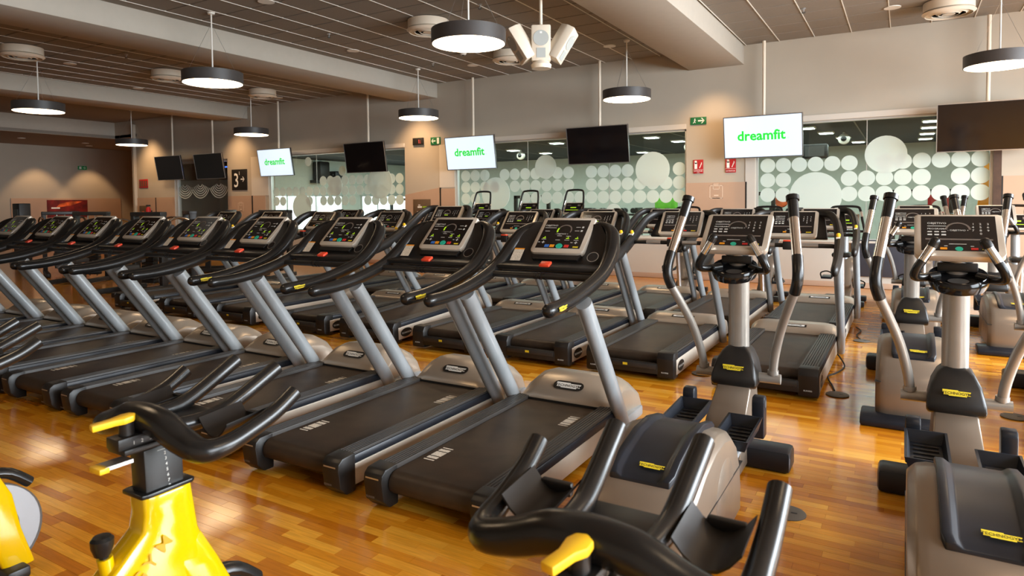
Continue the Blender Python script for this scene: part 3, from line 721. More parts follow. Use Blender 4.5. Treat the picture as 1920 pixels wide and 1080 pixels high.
a = MB(); a.lathe([(.001, 0), (.075, 0), (.08, .03), (.08, .50), (.04, .58), (.001, .58)], n=16); a.build('cylinder', 'sign_red', t)
a = MB(); a.box((0, 0, .62), (.05, .14, .06)); a.build('valve', 'dark_metal', t); a = MB(); a.box((0, .1, .4), (.06, .08, .1)); a.build('bracket', 'dark_metal', t)
# left wall: picture, exit sign, black board
fl_ = Fr((-29.89, 0, 0), (0, -1, 0), (0, 0, 1))
a = MB(); a.box((-29.87, 14.32, 1.53), (.03, 1.55, .72)); s = tag(a.build('wall_picture', 'red_art'), 'wide dark red and orange picture on the plain left wall', 'picture')
g = FM(); f3 = Fr((-29.852, 14.32, 1.53), (0, 1, 0), (0, 0, 1)); g.add([f3.p(*q) for q in ((-.45, .05), (.1, .12), (.6, .3), (.1, .3), (-.3, .2))], [(0, 1, 2, 3, 4)]); g.build('orange_streak', 'orange_art', s)
g = FM(); g.rect(f3, -.62, .0, -.3, .06); g.build('picture_lettering', 'sign_white', s)
a = MB(); a.box((-29.88, 14.95, 3.24), (.03, .34, .15)); s = tag(a.build('exit_sign', 'sign_green'), 'small dark green exit sign high on the plain left wall', 'sign')
g = FM(); f3 = Fr((-29.862, 14.95, 3.24), (0, 1, 0), (0, 0, 1)); arrow(g, f3, .07, 0, .11, 1); g.rect(f3, -.13, -.05, -.04, .05); g.build('exit_pictogram', 'sign_white', s)
a = MB(); a.box((-30.6, 12.19, 2.35), (.9, .02, .72)); s = tag(a.build('black_sign', 'sign_black'), 'black sign with white frame lines on the return wall', 'sign')
g = FM(); f3 = Fr((-30.6, 12.178, 2.35), (1, 0, 0), (0, 0, 1)); g.rect(f3, .05, -.25, .08, .15); g.rect(f3, .25, -.25, .28, .2); g.rect(f3, .05, -.25, .28, -.22); g.build('sign_lines', 'sign_white', s)
a = MB(); a.tube([(-20.2, WY+.35, 2.86), (-18.55, WY+.35, 2.86)], .02, 8); tag(a.build('neon_tube', 'neon_blue'), 'glowing blue neon tube inside the doorway', 'neon tube')
a = MB(); a.box((.05, WY-.04, .55), (1.75, .05, .66)); s = tag(a.build('wall_cupboard', 'navy_cupboard', bevel=.005), 'low dark grey cupboard panel under the right window', 'cupboard')
a = MB(); a.lathe([(.001, -.02), (.018, -.02), (.014, 0), (.001, 0)], (.05, WY-.065, .55), 'y', 10); a.build('knob', 'steel', s)

# ================================================================ GYM MACHINES
BRAND = 'TECHNOGYM'
def logo_plate(fr, w_, parent, bg, fg, nm='brand_badge', shape='plate'):
    """small stepped plate with lettering"""
    h = w_*.26; g = FM()
    if shape == 'oval':
        n = 8; pts = []
        for sx, a0 in ((1, -90), (-1, 90)):
            for i in range(n+1):
                t = math.radians(a0+180*i/n); pts.append((sx*(w_*.62-h*.8)+h*.8*math.cos(t), h*.8*math.sin(t)))
        g.add([fr.p(a_, b_, .002) for a_, b_ in pts], [tuple(range(len(pts)))]); g.build(nm, 'black_plastic', parent, smooth=0)
        g = FM()
    g.add([fr.p(a_*w_, b_*h, .0035) for a_, b_ in ((-.5, .5), (.06, .5), (.06, .36), (.5, .36), (.5, -.30), (.36, -.30), (.36, -.5), (-.28, -.5), (-.28, -.36), (-.46, -.36), (-.46, .05), (-.5, .05))], [tuple(range(12))])
    g.build(nm, bg, parent, smooth=0)
    g = FM(); g.text(fr, BRAND, 0, -h*.26, w_*.165, .005); g.build('brand_lettering', fg, parent, smooth=0)
def console_face(con, f_, W_, H_, style):
    """f_: frame at centre of screen"""
    sw, sh = W_-.066, H_-.06
    g = FM(); g.rect(f_, -sw/2, -sh/2+.012, sw/2, sh/2+.012, .001); g.build('screen', 'screen', con, smooth=0)
    g = FM(); h = .0025
    if style == 'A':
        g.text(f_, 'OBJETIVO', -.115, .085, .022, h); g.rect(f_, -.16, .068, -.07, .072, h)
        for x in (.10,):
            for z in (.075, .04): g.rect(f_, x-.02, z, x+.015, z+.004, h); g.rect(f_, x+.025, z-.006, x+.04, z+.010, h)
        g.text(f_, '- OBJETIVO +', -.01, .005, .017, h)
        for x, z in ((-.13, .035), (-.02, -.01), (.05, -.012), (-.13, -.045), (-.02, -.05), (.05, -.05), (.12, -.05)): g.rect(f_, x-.018, z, x+.018, z+.004, h)
        for x in (-.125, .125): g.rect(f_, x-.012, -.073, x+.012, -.068, h); g.rect(f_, x-.003, -.082, x+.003, -.059, h); g.rect(f_, x-.04, -.073, x-.024, -.068, h)
        g.build('panel_lettering', 'ink_white_glow', con, smooth=0)
        g = FM(); g.arc(f_, 0, .045, .047, .057, -20, 150, h); g.build('gauge_ring', 'ink_dim', con, smooth=0)
        g = FM(); g.arc(f_, 0, .045, .046, .058, 155, 200, h, 6)
        for x in (-.13, .05, .12): g.rect(f_, x-.012, -.035, x+.012, -.028, h); g.rect(f_, x-.002, -.024, x+.006, -.016, h)
        g.build('led_digits', 'led_green', con, smooth=0)
        bz = -.105
        for x, mt in ((-.085, 'btn_blue'), (-.045, 'btn_orange'), (.065, 'btn_red')):
            g = MB(); g.slab(f_, [(x-.016, bz-.012), (x+.016, bz-.012), (x+.016, bz+.012), (x-.016, bz+.012)], 0, .004); g.build('button', mt, con, smooth=0)
        g = MB(); n = 18; g.slab(f_, [(.01+.024*math.cos(2*PI*i/n), bz+.022*math.sin(2*PI*i/n)) for i in range(n)], 0, .005); g.build('start_button', 'btn_teal', con)
        g = FM(); g.rect(f_, .115, bz-.012, .155, bz, h); g.build('panel_badge', 'logo_yellow', con, smooth=0)
    else:
        x0 = -sw/2
        g.text(f_, 'OBJETIVO', x0+.075, sh*.30, .021, h); g.rect(f_, x0+.03, sh*.235, x0+.12, sh*.25, h); g.text(f_, 'PROGRAMA', x0+.075, sh*.14, .017, h)
        for k in range(3):
            g.rect(f_, x0+.03+k*.033, sh*.06, x0+.052+k*.033, sh*.09, h); g.rect(f_, x0+.03+k*.033, -sh*.03, x0+.052+k*.033, sh*.01, h)
        for i in range(3):
            for j in range(3): g.text(f_, str(1+i+3*j), sw/2-.105+i*.034, sh*.28-j*.026, .022, h)
        g.text(f_, '0', sw/2-.071, sh*.28-.078, .022, h)
        g.text(f_, '- OBJETIVO +', 0, sh*.10, .017, h); g.rect(f_, -.045, -sh*.28, .035, -sh*.265, h)
        for x in (-.06, .06): g.rect(f_, x-.008, -sh*.335, x+.008, -sh*.32, h)
        g.build('panel_lettering', 'ink_white_glow', con, smooth=0)
        g = FM(); g.arc(f_, 0, sh*.14, .050, .060, 0, 180, h); g.rect(f_, -sw/2+.02, -sh*.16, sw/2-.02, -sh*.12, h); g.build('gauge_ring', 'ink_dim', con, smooth=0)
        if style == 'B':
            g = FM(); g.rect(f_, -.03, sh*.02, .03, sh*.05, h); g.build('led_digits', 'led_green', con, smooth=0)
        bz = -sh*.40
        for x, mt in ((-.07, 'btn_orange'), (.07, 'btn_red')):
            g = MB(); g.slab(f_, [(x-.016, bz-.007), (x+.016, bz-.007), (x+.016, bz+.007), (x-.016, bz+.007)], 0, .004); g.build('button', mt, con, smooth=0)
        g = MB(); n = 16; g.slab(f_, [(.018*math.cos(2*PI*i/n), bz-.002+.015*math.sin(2*PI*i/n)) for i in range(n)], 0, .005); g.build('start_button', 'btn_teal', con)
        g = FM(); g.rect(f_, sw/2-.07, bz-.006, sw/2-.02, bz+.004, h); g.build('panel_badge', 'logo_yellow', con, smooth=0)
def ribbed(mb, x0, x1, y0, y1, z, n=6, d=.006, base=.05):
    st = (x1-x0)/n; poly = [(x0, z-base)]
    for i in range(n):
        a = x0+i*st; poly += [(a+st*.08, z-d), (a+st*.18, z), (a+st*.86, z), (a+st*.96, z-d)]
    poly += [(x1, z-base)]
    mb.prism(poly, 'y', y0, y1)
# ---------------------------------------------------------------- treadmill of the front row
def make_treadmill_a():
    t = tag(empty('treadmill'), 'x', 'treadmill')
    a = MB(); a.prism([(.14, .07), (1.55, .07), (1.95, .05), (1.95, .14), (.14, .15)], 'x', -.30, .30); a.build('chassis', 'black_plastic', t)
    # belt: rounded over the rear roller
    a = MB(); prof = [(1.56, .205)]
    for i in range(9):
        q = math.radians(90+180*i/8); prof.append((.075+.062*math.cos(q), .143+.062*math.sin(q)))
    prof += [(1.56, .081)]
    a.prism(prof, 'x', -.268, .268); belt = a.build('belt', 'belt', t, smooth=40)
    fb_ = Fr((0, 0, .2055), (1, 0, 0), (0, 1, 0))
    for cx in (-.20, .20):
        for cy in (.36, 1.22):
            if (cx < 0) == (cy < 1):
                g = FM()
                for k, w_ in ((-.09, .012), (-.055, .03), (0, .06), (.055, .03), (.09, .012)): g.rect(fb_, cx-.035, cy+k-w_/2, cx+.035, cy+k+w_/2)
                g.build('belt_mark', 'paper', belt, smooth=0)
    for s_ in (-1, 1):
        a = MB(); x0, x1 = sorted((s_*.274, s_*.385)); ribbed(a, x0, x1, .07, 1.56, .226); a.build('side_step', 'step_rib', t, smooth=20)
        a = MB(); x0, x1 = sorted((s_*.36, s_*.398)); a.prism([(x0, .045), (x1, .045), (x1, .165), (x0, .165)], 'y', .09, 1.66); a.build('side_panel', 'silver', t, bevel=.006)
        a = MB(); x0, x1 = sorted((s_*.37, s_*.400)); a.prism([(x0, .165), (x1, .167), (x1-s_*.008 if s_ > 0 else x1, .212), (x0 if s_ > 0 else x0+.008, .212)], 'y', .08, 1.60); a.build('side_trim', 'blue_black', t, bevel=.004)
        a = MB(); x0, x1 = sorted((s_*.274, s_*.402))
        a.prism([(-.035, .165), (-.02, .06), (.03, .012), (.10, .012), (.10, .23), (.0, .225), (-.03, .20)], 'x', x0, x1); cap = a.build('rear_cap', 'black_plastic', t, bevel=.010)
        fc = Fr(((x0+x1)/2, -.0365, .13), (1, 0, 0), (0, .06, 1)); g = FM()
        g.rect(fc, -.045, .048, .045, .056, .004); g.build('cap_line', 'steel', cap, smooth=0)
        g = FM(); g.text(fc, 'RUN500', 0, -.045, .016, .012); g.build('cap_lettering', 'ink_dim', cap, smooth=0)
        # upright: oval tube leaning back
        a = MB(); a.tube([(s_*.41, 1.62, .10), (s_*.412, 1.56, .20), (s_*.418, 1.0, .985), (s_*.418, .975, 1.02)], .056, 14, oval=.86); a.build('upright', 'upright_grey', t)
        # handlebar
        a = MB(); a.tube([(s_*.402, .56, 1.032), (s_*.400, .76, 1.042), (s_*.398, 1.0, 1.08), (s_*.402, 1.266, 1.152), (s_*.395, 1.42, 1.235), (s_*.382, 1.515, 1.315), (s_*.345, 1.60, 1.395), (s_*.27, 1.66, 1.435), (s_*.17, 1.69, 1.44)],
                         [.040, .041, .043, .046, .050, .052, .048, .042, .036], 14, k=5, tip0=True); hb = a.build('handlebar', 'black_rubber', t)
        if s_ > 0:
            fo = Fr((.402+.042, .645, 1.040), (0, 1, .09), (0, -.09, 1)); logo_plate(fo, .10, hb, 'logo_yellow', 'black_plastic', 'grip_badge')
    # motor cover
    a = MB(); R_ = []
    for y_, zt, hw in ((1.53, .222, .39), (1.56, .262, .385), (1.69, .345, .36), (1.80, .368, .35), (1.92, .352, .36), (2.03, .29, .38), (2.06, .20, .39)):
        R_.append([(-hw, y_, .09), (-hw, y_, max(.12, zt-.085)), (-hw*.80, y_, zt-.02), (-hw*.62, y_, zt), (hw*.62, y_, zt), (hw*.80, y_, zt-.02), (hw, y_, max(.12, zt-.085)), (hw, y_, .09)])
    a.rings(R_); mc = a.build('motor_cover', 'hood', t, bevel=.012, smooth=40)
    a = MB(); a.box((0, 1.84, .08), (.80, .44, .075)); a.build('cover_skirt', 'upright_grey', t, bevel=.015)
    fm_ = Fr((0, 1.628, .3078), (1, 0, 0), (0, .13, .083)); fm_.o += fm_.n*.002; logo_plate(fm_, .19, mc, 'sign_white', 'black_plastic', 'cover_badge', 'oval')
    a = MB(); a.box((0, 1.535, .205), (.66, .02, .03)); a.build('cover_gap', 'black_plastic', t)
    # console shell behind the screen
    a = MB(); R_ = []
    for y_, z, hw, th in ((1.31, 1.17, .375, .05), (1.38, 1.21, .375, .07), (1.47, 1.30, .36, .08), (1.56, 1.40, .315, .08), (1.62, 1.47, .25, .06)):
        nn = Vector((0, .707, -.707))
        p = [Vector((-hw, y_, z)), Vector((-hw*.5, y_+.02, z-.02)), Vector((hw*.5, y_+.02, z-.02)), Vector((hw, y_, z))]
        R_.append(p + [q+nn*th for q in reversed(p)])
    a.rings(R_); sh = a.build('console_shell', 'black_plastic', t, smooth=30)
    for s_ in (-1, 1):
        if s_ > 0:
            fc = Fr((.29, 1.407, 1.252), (1, 0, 0), (0, .7, .75)); g = FM(); g.disc(fc, 0, 0, .036, .006); g.build('cup_holder', 'black_gloss', sh, smooth=0)
            g = FM(); g.arc(fc, 0, 0, .036, .041, 0, 360, .007, 24); g.build('cup_ring', 'steel', sh, smooth=0)
        else:
            fc = Fr((-.275, 1.405, 1.253), (1, 0, 0), (0, .7, .75)); g = FM(); g.rect(fc, -.045, -.055, .035, .045, .006); g.build('warning_label', 'paper', sh, smooth=0)
            g = FM(); g.rect(fc, -.045, .045, .035, .056, .006); g.build('warning_band', 'btn_orange', sh, smooth=0)
    # tray, stop button, crossbar
    a = MB(); a.box((0, 1.325, 1.185), (.74, .12, .035), rotm(.12)); tr = a.build('tray', 'black_plastic', t, bevel=.010)
    a = MB(); a.box((0, 1.285, 1.208), (.075, .055, .018), rotm(.45)); a.build('stop_button', 'stop_red', tr, bevel=.005)
    a = MB(); a.tube([(-.385, 1.22, 1.135), (.385, 1.22, 1.135)], .021, 12); cb = a.build('crossbar', 'black_plastic', t)
    a = MB()
    for x in (-.035, 0, .03): a.lathe([(.02, -.007), (.024, -.007), (.024, .007), (.02, .007)], (x, 1.22, 1.135), 'x', 12)
    a.build('sensor_ring', 'black_rubber', cb)
    # console
    c0, c1 = Vector((0, 1.43, 1.268)), Vector((0, 1.675, 1.495)); v = (c1-c0); H_ = v.length; f_ = Fr((c0+c1)/2, (1, 0, 0), v)
    a = MB(); W_ = .405; rr_ = .03
    poly = [(-W_/2, H_/2), (-W_/2, -H_/2+rr_), (-W_/2+rr_*.4, -H_/2+rr_*.3), (-W_/2+rr_*1.2, -H_/2), (W_/2-rr_*1.2, -H_/2), (W_/2-rr_*.4, -H_/2+rr_*.3), (W_/2, -H_/2+rr_), (W_/2, H_/2), (W_/2-.02, H_/2+.01), (-W_/2+.02, H_/2+.01)]
    a.slab(f_, poly, -.035, .008); con = a.build('console', 'silver', t, bevel=.008)
    f_.o += f_.n*.008; console_face(con, f_, W_, H_, 'A')
    a = MB(); a.slab(Fr((c0+c1)/2, (1, 0, 0), v), [(-.17, -H_/2-.04), (.17, -H_/2-.04), (.19, -H_/2+.02), (-.19, -H_/2+.02)], -.05, -.012); a.build('console_base', 'black_plastic', t, bevel=.004)
    return t
ta = make_treadmill_a(); u = [False]
TA_X = [-2.045, -3.03, -4.11, -5.16, -6.13, -7.11, -8.05, -9.03, -10.05]
for i, x in enumerate(TA_X):
    place(ta, u, (x, 2.60, 0), 'front-row treadmill with long curved black handlebars, %s from the front elliptical trainers' % ordn(i), 'front row of treadmills')
# ---------------------------------------------------------------- treadmill of the rows behind
def make_treadmill_b():
    t = tag(empty('treadmill'), 'x', 'treadmill')
    a = MB(); a.prism([(.10, .05), (1.6, .05), (1.98, .04), (1.98, .12), (.10, .13)], 'x', -.36, .36); a.build('chassis', 'black_plastic', t)
    a = MB(); prof = [(1.66, .222)]
    for i in range(9):
        q = math.radians(90+180*i/8); prof.append((.10+.055*math.cos(q), .167+.055*math.sin(q)))
    prof += [(1.66, .112)]
    a.prism(prof, 'x', -.262, .262); belt = a.build('belt', 'belt', t, smooth=40)
    fb_ = Fr((0, 0, .2225), (1, 0, 0), (0, 1, 0)); g = FM()
    for k in range(3): g.rect(fb_, .15, .22+k*.03, .23, .238+k*.03)
    g.build('belt_mark', 'pad_grey', belt, smooth=0)
    a = MB(); a.box((0, -.005, .10), (.56, .05, .10)); cov = a.build('rear_cover', 'black_plastic', t, bevel=.01)
    fc = Fr((0, -.031, .122), (1, 0, 0), (0, 0, 1)); g = MB(); g.slab(fc, [(-.26, -.025), (.26, -.025), (.265, .02), (-.265, .02)], 0, .006); g.build('rear_lip', 'dark_metal', cov, bevel=.003)
    fc.o += fc.n*.006; g = FM(); g.rect(fc, -.05, -.011, -.005, .011, .002); g.build('lip_badge', 'logo_yellow', cov, smooth=0)
    for s_ in (-1, 1):
        a = MB(); x0, x1 = sorted((s_*.268, s_*.405)); ribbed(a, x0, x1, .10, 1.66, .244, 7); a.build('side_step', 'step_rib', t, smooth=20)
        a = MB(); x0, x1 = sorted((s_*.38, s_*.425)); a.prism([(x0, .04), (x1, .04), (x1, .185), (x0, .185)], 'y', .06, 1.72); sp = a.build('side_panel', 'silver', t, bevel=.006)
        a = MB(); x0, x1 = sorted((s_*.39, s_*.424)); a.prism([(x0, .185), (x1, .185), (x1-s_*.004 if s_ > 0 else x1, .232), (x0, .232)], 'y', .08, 1.66); a.build('side_trim', 'blue_black', t, bevel=.003)
        if s_ > 0:
            fo = Fr((.4255, .20, .11), (0, 1, 0), (0, 0, 1)); g = FM(); n = 20; g.disc(fo, 0, 0, .10, .001, ry=.05); g.build('panel_badge', 'black_plastic', sp, smooth=0)
            g = FM(); g.text(fo, BRAND, 0, -.012, .027, .003); g.build('panel_lettering', 'ink_white_glow', sp, smooth=0)
        a = MB(); x0, x1 = sorted((s_*.268, s_*.424))
        a.prism([(-.03, .20), (-.025, .03), (.0, .015), (.12, .015), (.12, .252), (.0, .25)], 'x', x0, x1); cap = a.build('rear_cap', 'black_plastic', t, bevel=.010)
        fc = Fr(((x0+x1)/2, -.031, .13), (1, 0, 0), (0, 0, 1)); g = FM(); g.text(fc, 'RUN900', 0, -.06, .018, .004); g.build('cap_lettering', 'ink_white_glow', cap, smooth=0)
        a = MB(); a.tube([(s_*.455, 1.73, .06), (s_*.465, 1.62, .24), (s_*.47, 1.06, 1.03), (s_*.47, 1.045, 1.05)], .050, 14, oval=.8); a.build('upright', 'upright_grey', t)
        # arm: gripping end, then rising into the console loop
        a = MB(); a.tube([(s_*.475, .70, .985), (s_*.475, .90, 1.03), (s_*.47, 1.12, 1.10), (s_*.462, 1.32, 1.19), (s_*.44, 1.50, 1.30), (s_*.40, 1.64, 1.405), (s_*.33, 1.74, 1.462), (s_*.22, 1.78, 1.475)],
                         [.056, .062, .068, .070, .066, .058, .048, .038], 14, k=5, oval=.62, tip0=True); arm = a.build('arm', 'black_plastic', t)
        a = MB(); a.box((s_*.455, 1.30, 1.252), (.035, .055, .012), rotm(.45)); a.build('safety_clip_base', 'white_plastic', arm)
        a = MB(); a.lathe([(.001, 0), (.018, 0), (.022, .02), (.012, .035), (.001, .036)], (s_*.455, 1.30, 1.258), n=10); a.build('safety_clip', 'clip_yellow', arm)
    # hood
    a = MB(); R_ = []
    for y_, zt, hw in ((1.64, .238, .43), (1.67, .262, .43), (1.78, .305, .43), (1.92, .31, .43), (2.04, .27, .43), (2.08, .18, .43)):
        R_.append([(-hw, y_, .07), (-hw, y_, max(.14, zt-.05)), (-hw*.86, y_, zt-.012), (-hw*.66, y_, zt), (hw*.66, y_, zt), (hw*.86, y_, zt-.012), (hw, y_, max(.14, zt-.05)), (hw, y_, .07)])
    a.rings(R_); mc = a.build('motor_cover', 'hood', t, bevel=.010, smooth=40)
    fm_ = Fr((0, 1.735, .2872), (1, 0, 0), (0, .11, .043)); fm_.o += fm_.n*.003; g = FM(); g.rect(fm_, -.13, -.025, .13, .025); g.build('cover_badge', 'black_plastic', mc, smooth=0)
    g = FM(); g.rect(fm_, -.11, -.014, .11, .014, .002); g.build('cover_plate', 'sign_white', mc, smooth=0)
    g = FM(); g.text(fm_, BRAND, 0, -.010, .026, .004); g.build('cover_lettering', 'black_plastic', mc, smooth=0)
    # console
    c0, c1 = Vector((0, 1.54, 1.235)), Vector((0, 1.765, 1.497)); v = (c1-c0); H_ = v.length; W_ = .475; f_ = Fr((c0+c1)/2, (1, 0, 0), v); rr_ = .03
    a = MB(); poly = [(-W_/2, H_/2), (-W_/2, -H_/2+rr_), (-W_/2+rr_*.4, -H_/2+rr_*.3), (-W_/2+rr_*1.2, -H_/2), (W_/2-rr_*1.2, -H_/2), (W_/2-rr_*.4, -H_/2+rr_*.3), (W_/2, -H_/2+rr_), (W_/2, H_/2)]
    a.slab(f_, poly, -.035, .008); con = a.build('console', 'silver', t, bevel=.008)
    a = MB(); a.slab(f_, [(-W_/2-.10, -H_/2+.02), (W_/2+.10, -H_/2+.02), (W_/2+.06, H_/2-.06), (W_/2, H_/2-.02), (-W_/2, H_/2-.02), (-W_/2-.06, H_/2-.06)], -.075, -.036); a.build('console_shell', 'black_plastic', t, bevel=.012)
    f_.o += f_.n*.008; console_face(con, f_, W_, H_, 'B')
    a = MB(); a.tube([(-.45, 1.32, 1.155), (-.40, 1.30, 1.165), (.40, 1.30, 1.165), (.45, 1.32, 1.155)], .022, 12); cb = a.build('crossbar', 'black_plastic', t)
    for s_ in (-1, 1):
        a = MB(); a.tube([(s_*.12, 1.30, 1.165), (s_*.28, 1.30, 1.165)], .0232, 12); a.build('pulse_sensor', 'steel', cb)
    a = MB(); a.box((0, 1.285, 1.165), (.085, .06, .085)); sb = a.build('stop_box', 'black_plastic', t, bevel=.01)
    a = MB(); a.box((0, 1.28, 1.212), (.075, .05, .016)); a.build('stop_button', 'stop_red', sb, bevel=.004)
    return t
tb = make_treadmill_b(); u = [False]
TB2 = [(-1.0, 0), (-2.18, 0), (-3.22, 0), (-4.30, 0), (-5.42, 2.6), (-6.52, 0), (-7.9, 0), (-9.12, 0), (-10.3, 0)]
for i, (x, inc) in enumerate(TB2):
    place(tb, u, (x, 5.80, 0), 'second-row treadmill with thick grip arms, %s from the second elliptical row%s' % (ordn(i), ', deck tilted up' if inc else ''), 'second row of treadmills', rx=math.radians(inc))
TB3 = [-.98, -2.06, -3.12, -4.18, -5.24, -6.30, -7.40, -8.5, -9.62]
for i, x in enumerate(TB3):
    place(tb, u, (x, 8.12, 0), 'third-row treadmill with thick grip arms, %s from the third elliptical row' % ordn(i), 'third row of treadmills')
# ---------------------------------------------------------------- elliptical trainer
def make_elliptical():
    t = tag(empty('elliptical_trainer'), 'x', 'elliptical')
    a = MB(); hw = .238; R_ = []
    prof = [(.0, .30), (.02, .36), (.10, .445), (.25, .505), (.45, .548), (.62, .552), (.78, .52), (.90, .44), (.97, .33), (1.0, .20), (1.0, .07), (.0, .07)]
    def hh(y_):
        for (y0, z0), (y1, z1) in zip(prof[:9], prof[1:10]):
            if y0 <= y_ <= y1: return z0+(z1-z0)*(y_-y0)/(y1-y0)
        return .2
    for x, sc, dz in ((-hw, .90, -.035), (-hw+.03, .97, -.008), (-hw+.07, 1, 0), (hw-.07, 1, 0), (hw-.03, .97, -.008), (hw, .90, -.035)):
        R_.append([(x, .5+(y_-.5)*sc, z+(dz if z > .2 else 0)) for y_, z in prof])
    a.rings(R_); hs = a.build('rear_housing', 'taupe', t, smooth=38, bevel=.006)
    a = MB(); a.box((0, .5, .30), (2*hw+.006, .97, .006)); a.build('housing_seam', 'dark_metal', hs)
    for s_ in (-1, 1):
        a = MB(); a.lathe([(.001, s_*.240), (.16, s_*.240), (.17, s_*.234)], (0, .62, .27), 'x', 28); a.build('side_disc', 'taupe', hs)
    a = MB(); R_ = []
    for y_ in (.13, .17, .25, .35, .45, .54, .62, .70, .78, .82):
        z = hh(y_)+.006; lip = .022; w_ = .122 if y_ > .15 else .11
        R_.append([(-w_-.018, y_, z-.02), (-w_-.018, y_, z+lip), (-w_+.012, y_, z+lip), (-w_+.035, y_, z+.006), (w_-.035, y_, z+.006), (w_-.012, y_, z+lip), (w_+.018, y_, z+lip), (w_+.018, y_, z-.02)])
    a.rings(R_); pad = a.build('step_pad', 'blue_black', t, smooth=50, bevel=.005)
    z0, z1 = hh(.17), hh(.25); fp = Fr((.03, .205, (z0+z1)/2+.017), (1, 0, 0), (0, .08, z1-z0)); logo_plate(fp, .11, pad, 'logo_yellow', 'black_plastic', 'pad_badge')
    a = MB(); a.prism([(-.11, .0), (.16, .0), (.16, .075), (-.04, .075), (-.11, .045)], 'x', -.33, .33); a.build('rear_foot', 'blue_black', t, bevel=.015)
    a = MB(); a.prism([(.95, .03), (1.75, .03), (1.75, .14), (.95, .16)], 'x', -.09, .09); a.build('centre_beam', 'upright_grey', t, bevel=.01)
    a = MB(); a.box((0, 1.77, .065), (.74, .19, .13)); a.build('front_foot', 'blue_black', t, bevel=.025)
    a = MB(); a.rings([[(-.13, 1.45, .02), (.13, 1.45, .02), (.13, 2.10, .02), (-.13, 2.10, .02)], [(-.125, 1.52, .14), (.125, 1.52, .14), (.125, 2.10, .14), (-.125, 2.10, .14)],
                      [(-.115, 1.68, .30), (.115, 1.68, .30), (.115, 2.10, .30), (-.115, 2.10, .30)], [(-.105, 1.88, .42), (.105, 1.88, .42), (.105, 2.10, .42), (-.105, 2.10, .42)], [(-.10, 1.94, .52), (.10, 1.94, .52), (.10, 2.10, .52), (-.10, 2.10, .52)]]); a.build('front_body', 'taupe', t, bevel=.012, smooth=40)
    a = MB(); R_ = []
    for z, w_, y0 in ((.42, .138, 1.90), (.45, .142, 1.865), (.50, .138, 1.87), (.58, .120, 1.915), (.64, .090, 1.955), (.67, .06, 1.98)): R_.append([(-w_, y0, z), (w_, y0, z), (w_*.95, 2.13, z), (-w_*.95, 2.13, z)])
    a.rings(R_); sh = a.build('shroud', 'black_plastic', t, bevel=.018, smooth=45)
    fs_ = Fr((0, 1.889, .545), (1, 0, 0), (0, .045, .08)); fs_.o += fs_.n*.012; logo_plate(fs_, .13, sh, 'logo_yellow', 'black_plastic', 'shroud_badge')
    a = MB(); a.tube([(0, 2.05, .60), (0, 2.04, 1.20), (0, 2.03, 1.30)], .066, 18, oval=1); a.build('column', 'arm_grey', t)
    a = MB(); a.tube([(-.265, 2.02, .475), (.265, 2.02, .475)], .032, 14); a.build('pivot_bar', 'arm_grey', t)
    for s_ in (-1, 1):
        P = [(s_*.218, 2.02, .50), (s_*.232, 1.99, .62), (s_*.275, 1.93, .80), (s_*.335, 1.84, .97), (s_*.375, 1.79, 1.07)]
        a = MB(); a.tube(P, .027, 12, k=4); arm = a.build('swing_arm', 'arm_grey', t)
        a = MB(); a.tube([(s_*.218, 2.02, .505), (s_*.219, 2.018, .53)], .034, 12); a.build('arm_collar', 'arm_grey', arm)
        a = MB(); a.tube([(s_*.372, 1.794, 1.062), (s_*.39, 1.77, 1.13), (s_*.392, 1.78, 1.20), (s_*.382, 1.82, 1.285)], .032, 12, k=4); a.build('elbow_grip', 'black_rubber', arm)
        a = MB(); a.tube([(s_*.382, 1.82, 1.28), (s_*.344, 1.955, 1.515)], .030, 14); a.build('pulse_sensor', 'chrome', arm)
        a = MB(); a.tube([(s_*.346, 1.95, 1.505), (s_*.328, 2.015, 1.62)], .032, 12); a.tube([(s_*.329, 2.012, 1.615), (s_*.325, 2.025, 1.642)], .040, 12); a.build('arm_tip', 'black_rubber', arm)
        # fixed inner handle
        a = MB(); a.tube([(s_*.09, 1.95, 1.19), (s_*.16, 1.90, 1.18), (s_*.205, 1.84, 1.19), (s_*.195, 1.82, 1.235), (s_*.17, 1.82, 1.28)], .024, 12, k=4); hb = a.build('fixed_handle', 'black_rubber', t)
        a = MB(); a.tube([(s_*.173, 1.82, 1.275), (s_*.125, 1.825, 1.36)], .0235, 12); a.build('pulse_sensor', 'chrome', hb)
        a = MB(); a.tube([(s_*.127, 1.825, 1.357), (s_*.112, 1.826, 1.385)], .026, 12, tip1=True); a.build('handle_cap', 'black_rubber', hb)
        # pedals and links
        yy, zz = (1.30, .30) if s_ > 0 else (1.36, .34)
        a = MB(); w_ = .075
        a.rings([[(s_*.15-w_, yy-.19, zz), (s_*.15+w_, yy-.19, zz), (s_*.15+w_, yy+.19, zz), (s_*.15-w_, yy+.19, zz)], [(s_*.15-w_-.02, yy-.21, zz+.06), (s_*.15+w_+.02, yy-.21, zz+.06), (s_*.15+w_+.02, yy+.21, zz+.075), (s_*.15-w_-.02, yy+.21, zz+.075)],
                 [(s_*.15-w_-.008, yy-.20, zz+.06), (s_*.15+w_+.008, yy-.20, zz+.06), (s_*.15+w_+.008, yy+.20, zz+.075), (s_*.15-w_-.008, yy+.20, zz+.075)], [(s_*.15-w_+.005, yy-.18, zz+.015), (s_*.15+w_-.005, yy-.18, zz+.015), (s_*.15+w_-.005, yy+.18, zz+.015), (s_*.15-w_+.005, yy+.18, zz+.015)]]); pe = a.build('pedal', 'blue_black', t, smooth=30)
        a = MB()
        for k in range(5): a.box((s_*.15, yy-.12+k*.06, zz+.018), (.11, .018, .008))
        a.build('pedal_ribs', 'black_plastic', pe)
